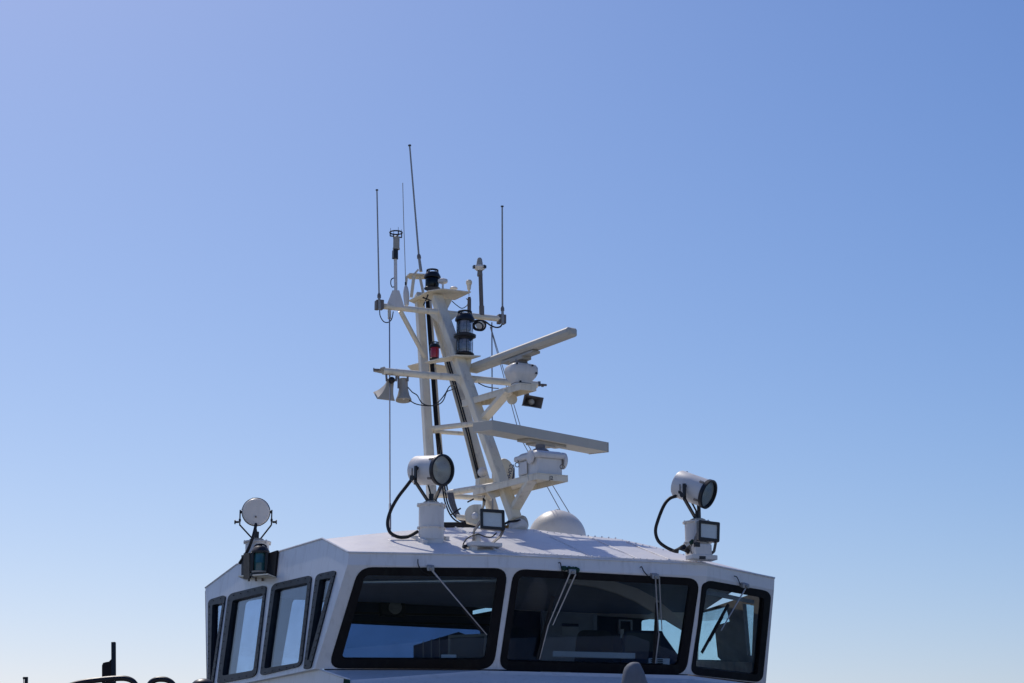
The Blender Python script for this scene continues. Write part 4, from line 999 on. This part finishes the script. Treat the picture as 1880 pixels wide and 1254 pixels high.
MB().box(P(1279.5, 1000, yf2 - .07), U * .026, F * .02, Z * .022).build('junction', 'black', t, bevel=.006)
cb2 = MB()
for k in range(6):
    cb2.path(smoothpath([P(1236 + k, 1011 + k * .6, 18.95), P(1246 + 2 * k, 1008 - k * 1.5, 18.9), P(1258 + k, 1011 + k, 18.85), P(1263 + k * 1.5, 1004 - k, 18.8), P(1270 + k, 1012 + k, 18.75)], 4), .009, 6)
tag(cb2.build('cable_tangle', 'rubber'), 'tangle of black cables at the foot of the right searchlight', 'cable')
tag(MB().path(smoothpath([P(1277, 985, yf2 - .05), P(1273, 995, yf2 - .05), P(1268, 1005, yf2 - .03), P(1270, 1016, yf2 - .03), P(1276, 1020, yf2 - .03)], 5), .008, 6).build('cable_lead', 'bracket'), 'short brown lead behind the right floodlight bracket', 'cable')
tag(MB().ball(P(1269, 996, yf2 - .05), .02, 8, 6).ball(P(1271, 993, yf2 - .05), .016, 8, 6).build('green_tape', 'rubgreen'), 'dab of green tape on the right floodlight cables', 'tape')
# white fan shaped cowl behind the left floodlight
t = thing('ventilator', 'cream half round ventilator with side pipe behind the left floodlight', 'ventilator', P(872, 965, 19.9))
arc = [(872 + 19 * math.cos(R_(a_)), 946 - 20 * math.sin(R_(a_))) for a_ in range(90, 200, 10)]
MB().prism(ptsY([(884, 926)] + arc + [(856, 958), (872, 962), (884, 962)], 19.95), V((0, .12, 0))).build('cowl', 'cream', t, bevel=.012)
MB().tube(P(838, 949, 20.0), P(858, 951, 20.0), S(5, 20)).build('pipe', 'cream', t)
MB().ball(P(872, 947, 19.9), .035, 12, 8).build('hub', 'gear', t)
# ------------------------------------------------------------------ green side lamp in its shroud
nL = LP[1]
def qL(x, y, h): return PL(x, y, LP) + nL * h
lp_o = thing('side_light_screen', 'dark rust stained side light screen on the left wall of the wheelhouse', 'screen', qL(478, 1062, .1))
MB().prism([qL(489, 1019, .004), qL(513, 1011, .004), qL(508, 1059, .004), qL(487, 1060, .004)], nL * .02).prism([qL(447, 1020, .004), qL(489, 1019, .004), qL(487, 1060, .004), qL(447, 1062, .004)], nL * .02).build('back_plate', 'shroud', lp_o)
yq = qL(478, 1040, 0).y
MB().prism([P(447, 1016, yq - .05), P(458, 1015, yq - .22), P(458, 1062, yq - .22), P(447, 1063, yq - .05)], V((.015, .01, 0))).build('side_plate', 'shroud', lp_o)
MB().prism([qL(449, 1062, .01), qL(508, 1059, .01), qL(508, 1059, .01) + V((-.05, -.22, -.0)), qL(449, 1062, .01) + V((-.03, -.2, 0))], Z * -.012).build('shelf', 'cream', lp_o)
bt = MB()
for x in (457, 470, 482): bt.tube(P(x, 1060, yq - .15), P(x, 1067, yq - .15), .011, n=6)
bt.build('bolt', 'brown', lp_o)
t = thing('side_lamp', 'black side lamp with green lens in front of the dark screen', 'lamp', P(477, 1058, yq - .16))
bq = P(476.5, 1057, yq - .17); Rq = S(15.5, 19.5)
MB().lathe(bq, Z, [(Rq * 1.25, -.01), (Rq * 1.25, .015), (Rq, .03)], n=24).build('base_ring', 'black', t)
MB().lathe(bq + Z * .02, Z, [(Rq * 1.12, 0), (Rq * 1.15, .02)], n=24).build('trim_ring', 'lightgear', t)
MB().lathe(bq + Z * .035, Z, [(Rq * .75, 0), (Rq * .8, .085), (Rq * .84, .09), (Rq * .8, .095), (Rq * .75, .185)], n=24).build('lens', 'greenglass', t)
for sgn in (-1, 1): MB().box(bq + Z * .125 + V((sgn * Rq * .88, -.01, 0)), V((Rq * .22, 0, 0)), V((0, Rq * .6, 0)), Z * .10).build('housing_side', 'black', t, bevel=.006)
MB().lathe(bq + Z * .22, Z, [(Rq * 1.12, 0), (Rq * 1.15, .02), (Rq * .9, .055), (Rq * .7, .07)], n=24).build('cap', 'black', t)
h = MB().path([bq + Z * (.28 + .035 * math.sin(q)) + V((Rq * .75 * math.cos(q), 0, 0)) for q in [R_(k * 15) for k in range(13)]], .009, 6)
h.path([bq + Z * (.285 + .02 * math.sin(q)) + V((.02 * math.cos(q), 0, 0)) for q in [R_(k * 20) for k in range(10)]], .006, 6)
h.build('handle', 'black', t)
# ------------------------------------------------------------------ grey cover in front of the window
t = thing('covered_lamp', 'grey rounded cloth cover standing below the middle front window', 'cover', P(1165, 1300, 17.3))
k_ = S(1, 17.3); rings = []
for y, x0, x1, dpt in ((1216, 1160, 1170, 6), (1216.8, 1157, 1173, 9), (1220, 1152, 1176, 14), (1226, 1147, 1179, 17), (1234, 1144.5, 1183, 20), (1254, 1141, 1189, 23), (1330, 1130, 1200, 28)):
    c = P((x0 + x1) / 2, y, 17.3); rings.append([c + V(((x1 - x0) / 2 * k_ * math.cos(q), dpt * k_ * math.sin(q), 0)) * (1 + .02 * math.sin(5 * q + y)) if False else c + V(((x1 - x0) / 2 * k_ * (1 + .03 * math.sin(5 * q + y * .05)) * math.cos(q), dpt * k_ * math.sin(q), 0)) for q in [2 * math.pi * i / 28 for i in range(28)]])
MB().loft(rings).build('cloth', 'cover', t, smooth=70)
# ------------------------------------------------------------------ rails and posts at the lower left
yb_ = 16.8
def railing(label, pts, r):
    return tag(MB().path(smoothpath([P(x, y, yb_) for x, y in pts], 6), r, 10).build('handrail', 'black'), label, 'rail')
railing('dark handrail with a rising left end at the bottom left', [(100, 1268), (145, 1254), (180, 1248.5), (215, 1245.5), (232, 1246), (244, 1251), (252, 1262)], S(5.2, yb_))
railing('dark bent hoop rail between the handrail and the wheelhouse', [(268, 1275), (275, 1256), (285, 1248.5), (296, 1247), (308, 1249), (318, 1257), (324, 1275)], S(5.2, yb_))
tag(MB().ball(P(373, 1262, 17.2), S(23, 17.2), 20, 12, (1, 1, .7)).build('fender', 'black'), 'dark rounded fender top just below the wheelhouse left edge', 'fender')
t = thing('deck_post', 'flat dark post with a rounded side plate at the bottom left', 'post', P(205, 1300, 17.6))
MB().bar(P(208.5, 1179, 17.6), P(209, 1300, 17.6), S(7, 17.6), .05, V((1, 0, 0))).build('upright', 'slate', t, bevel=.003)
MB().prism(ptsY([(187, 1300), (187, 1222), (189, 1217), (194, 1215.5), (200, 1214.5), (205, 1209), (206, 1300)], 17.58), V((0, .03, 0))).build('side_plate', 'shroud', t, bevel=.003)
t = thing('rail_fitting', 'small dark post top with a pulley at the bottom left edge', 'post', P(47, 1300, 17.6))
MB().bar(P(48.5, 1243, 17.6), P(47, 1300, 17.6), S(5, 17.6), .03, V((1, 0, 0))).build('upright', 'slate', t)
MB().tube(P(44, 1245, 17.57), P(44, 1245, 17.63), S(2.4, 17.6)).tube(P(43.5, 1246, 17.6), P(43.5, 1262, 17.6), S(.7, 17.6)).build('pulley', 'black', t)
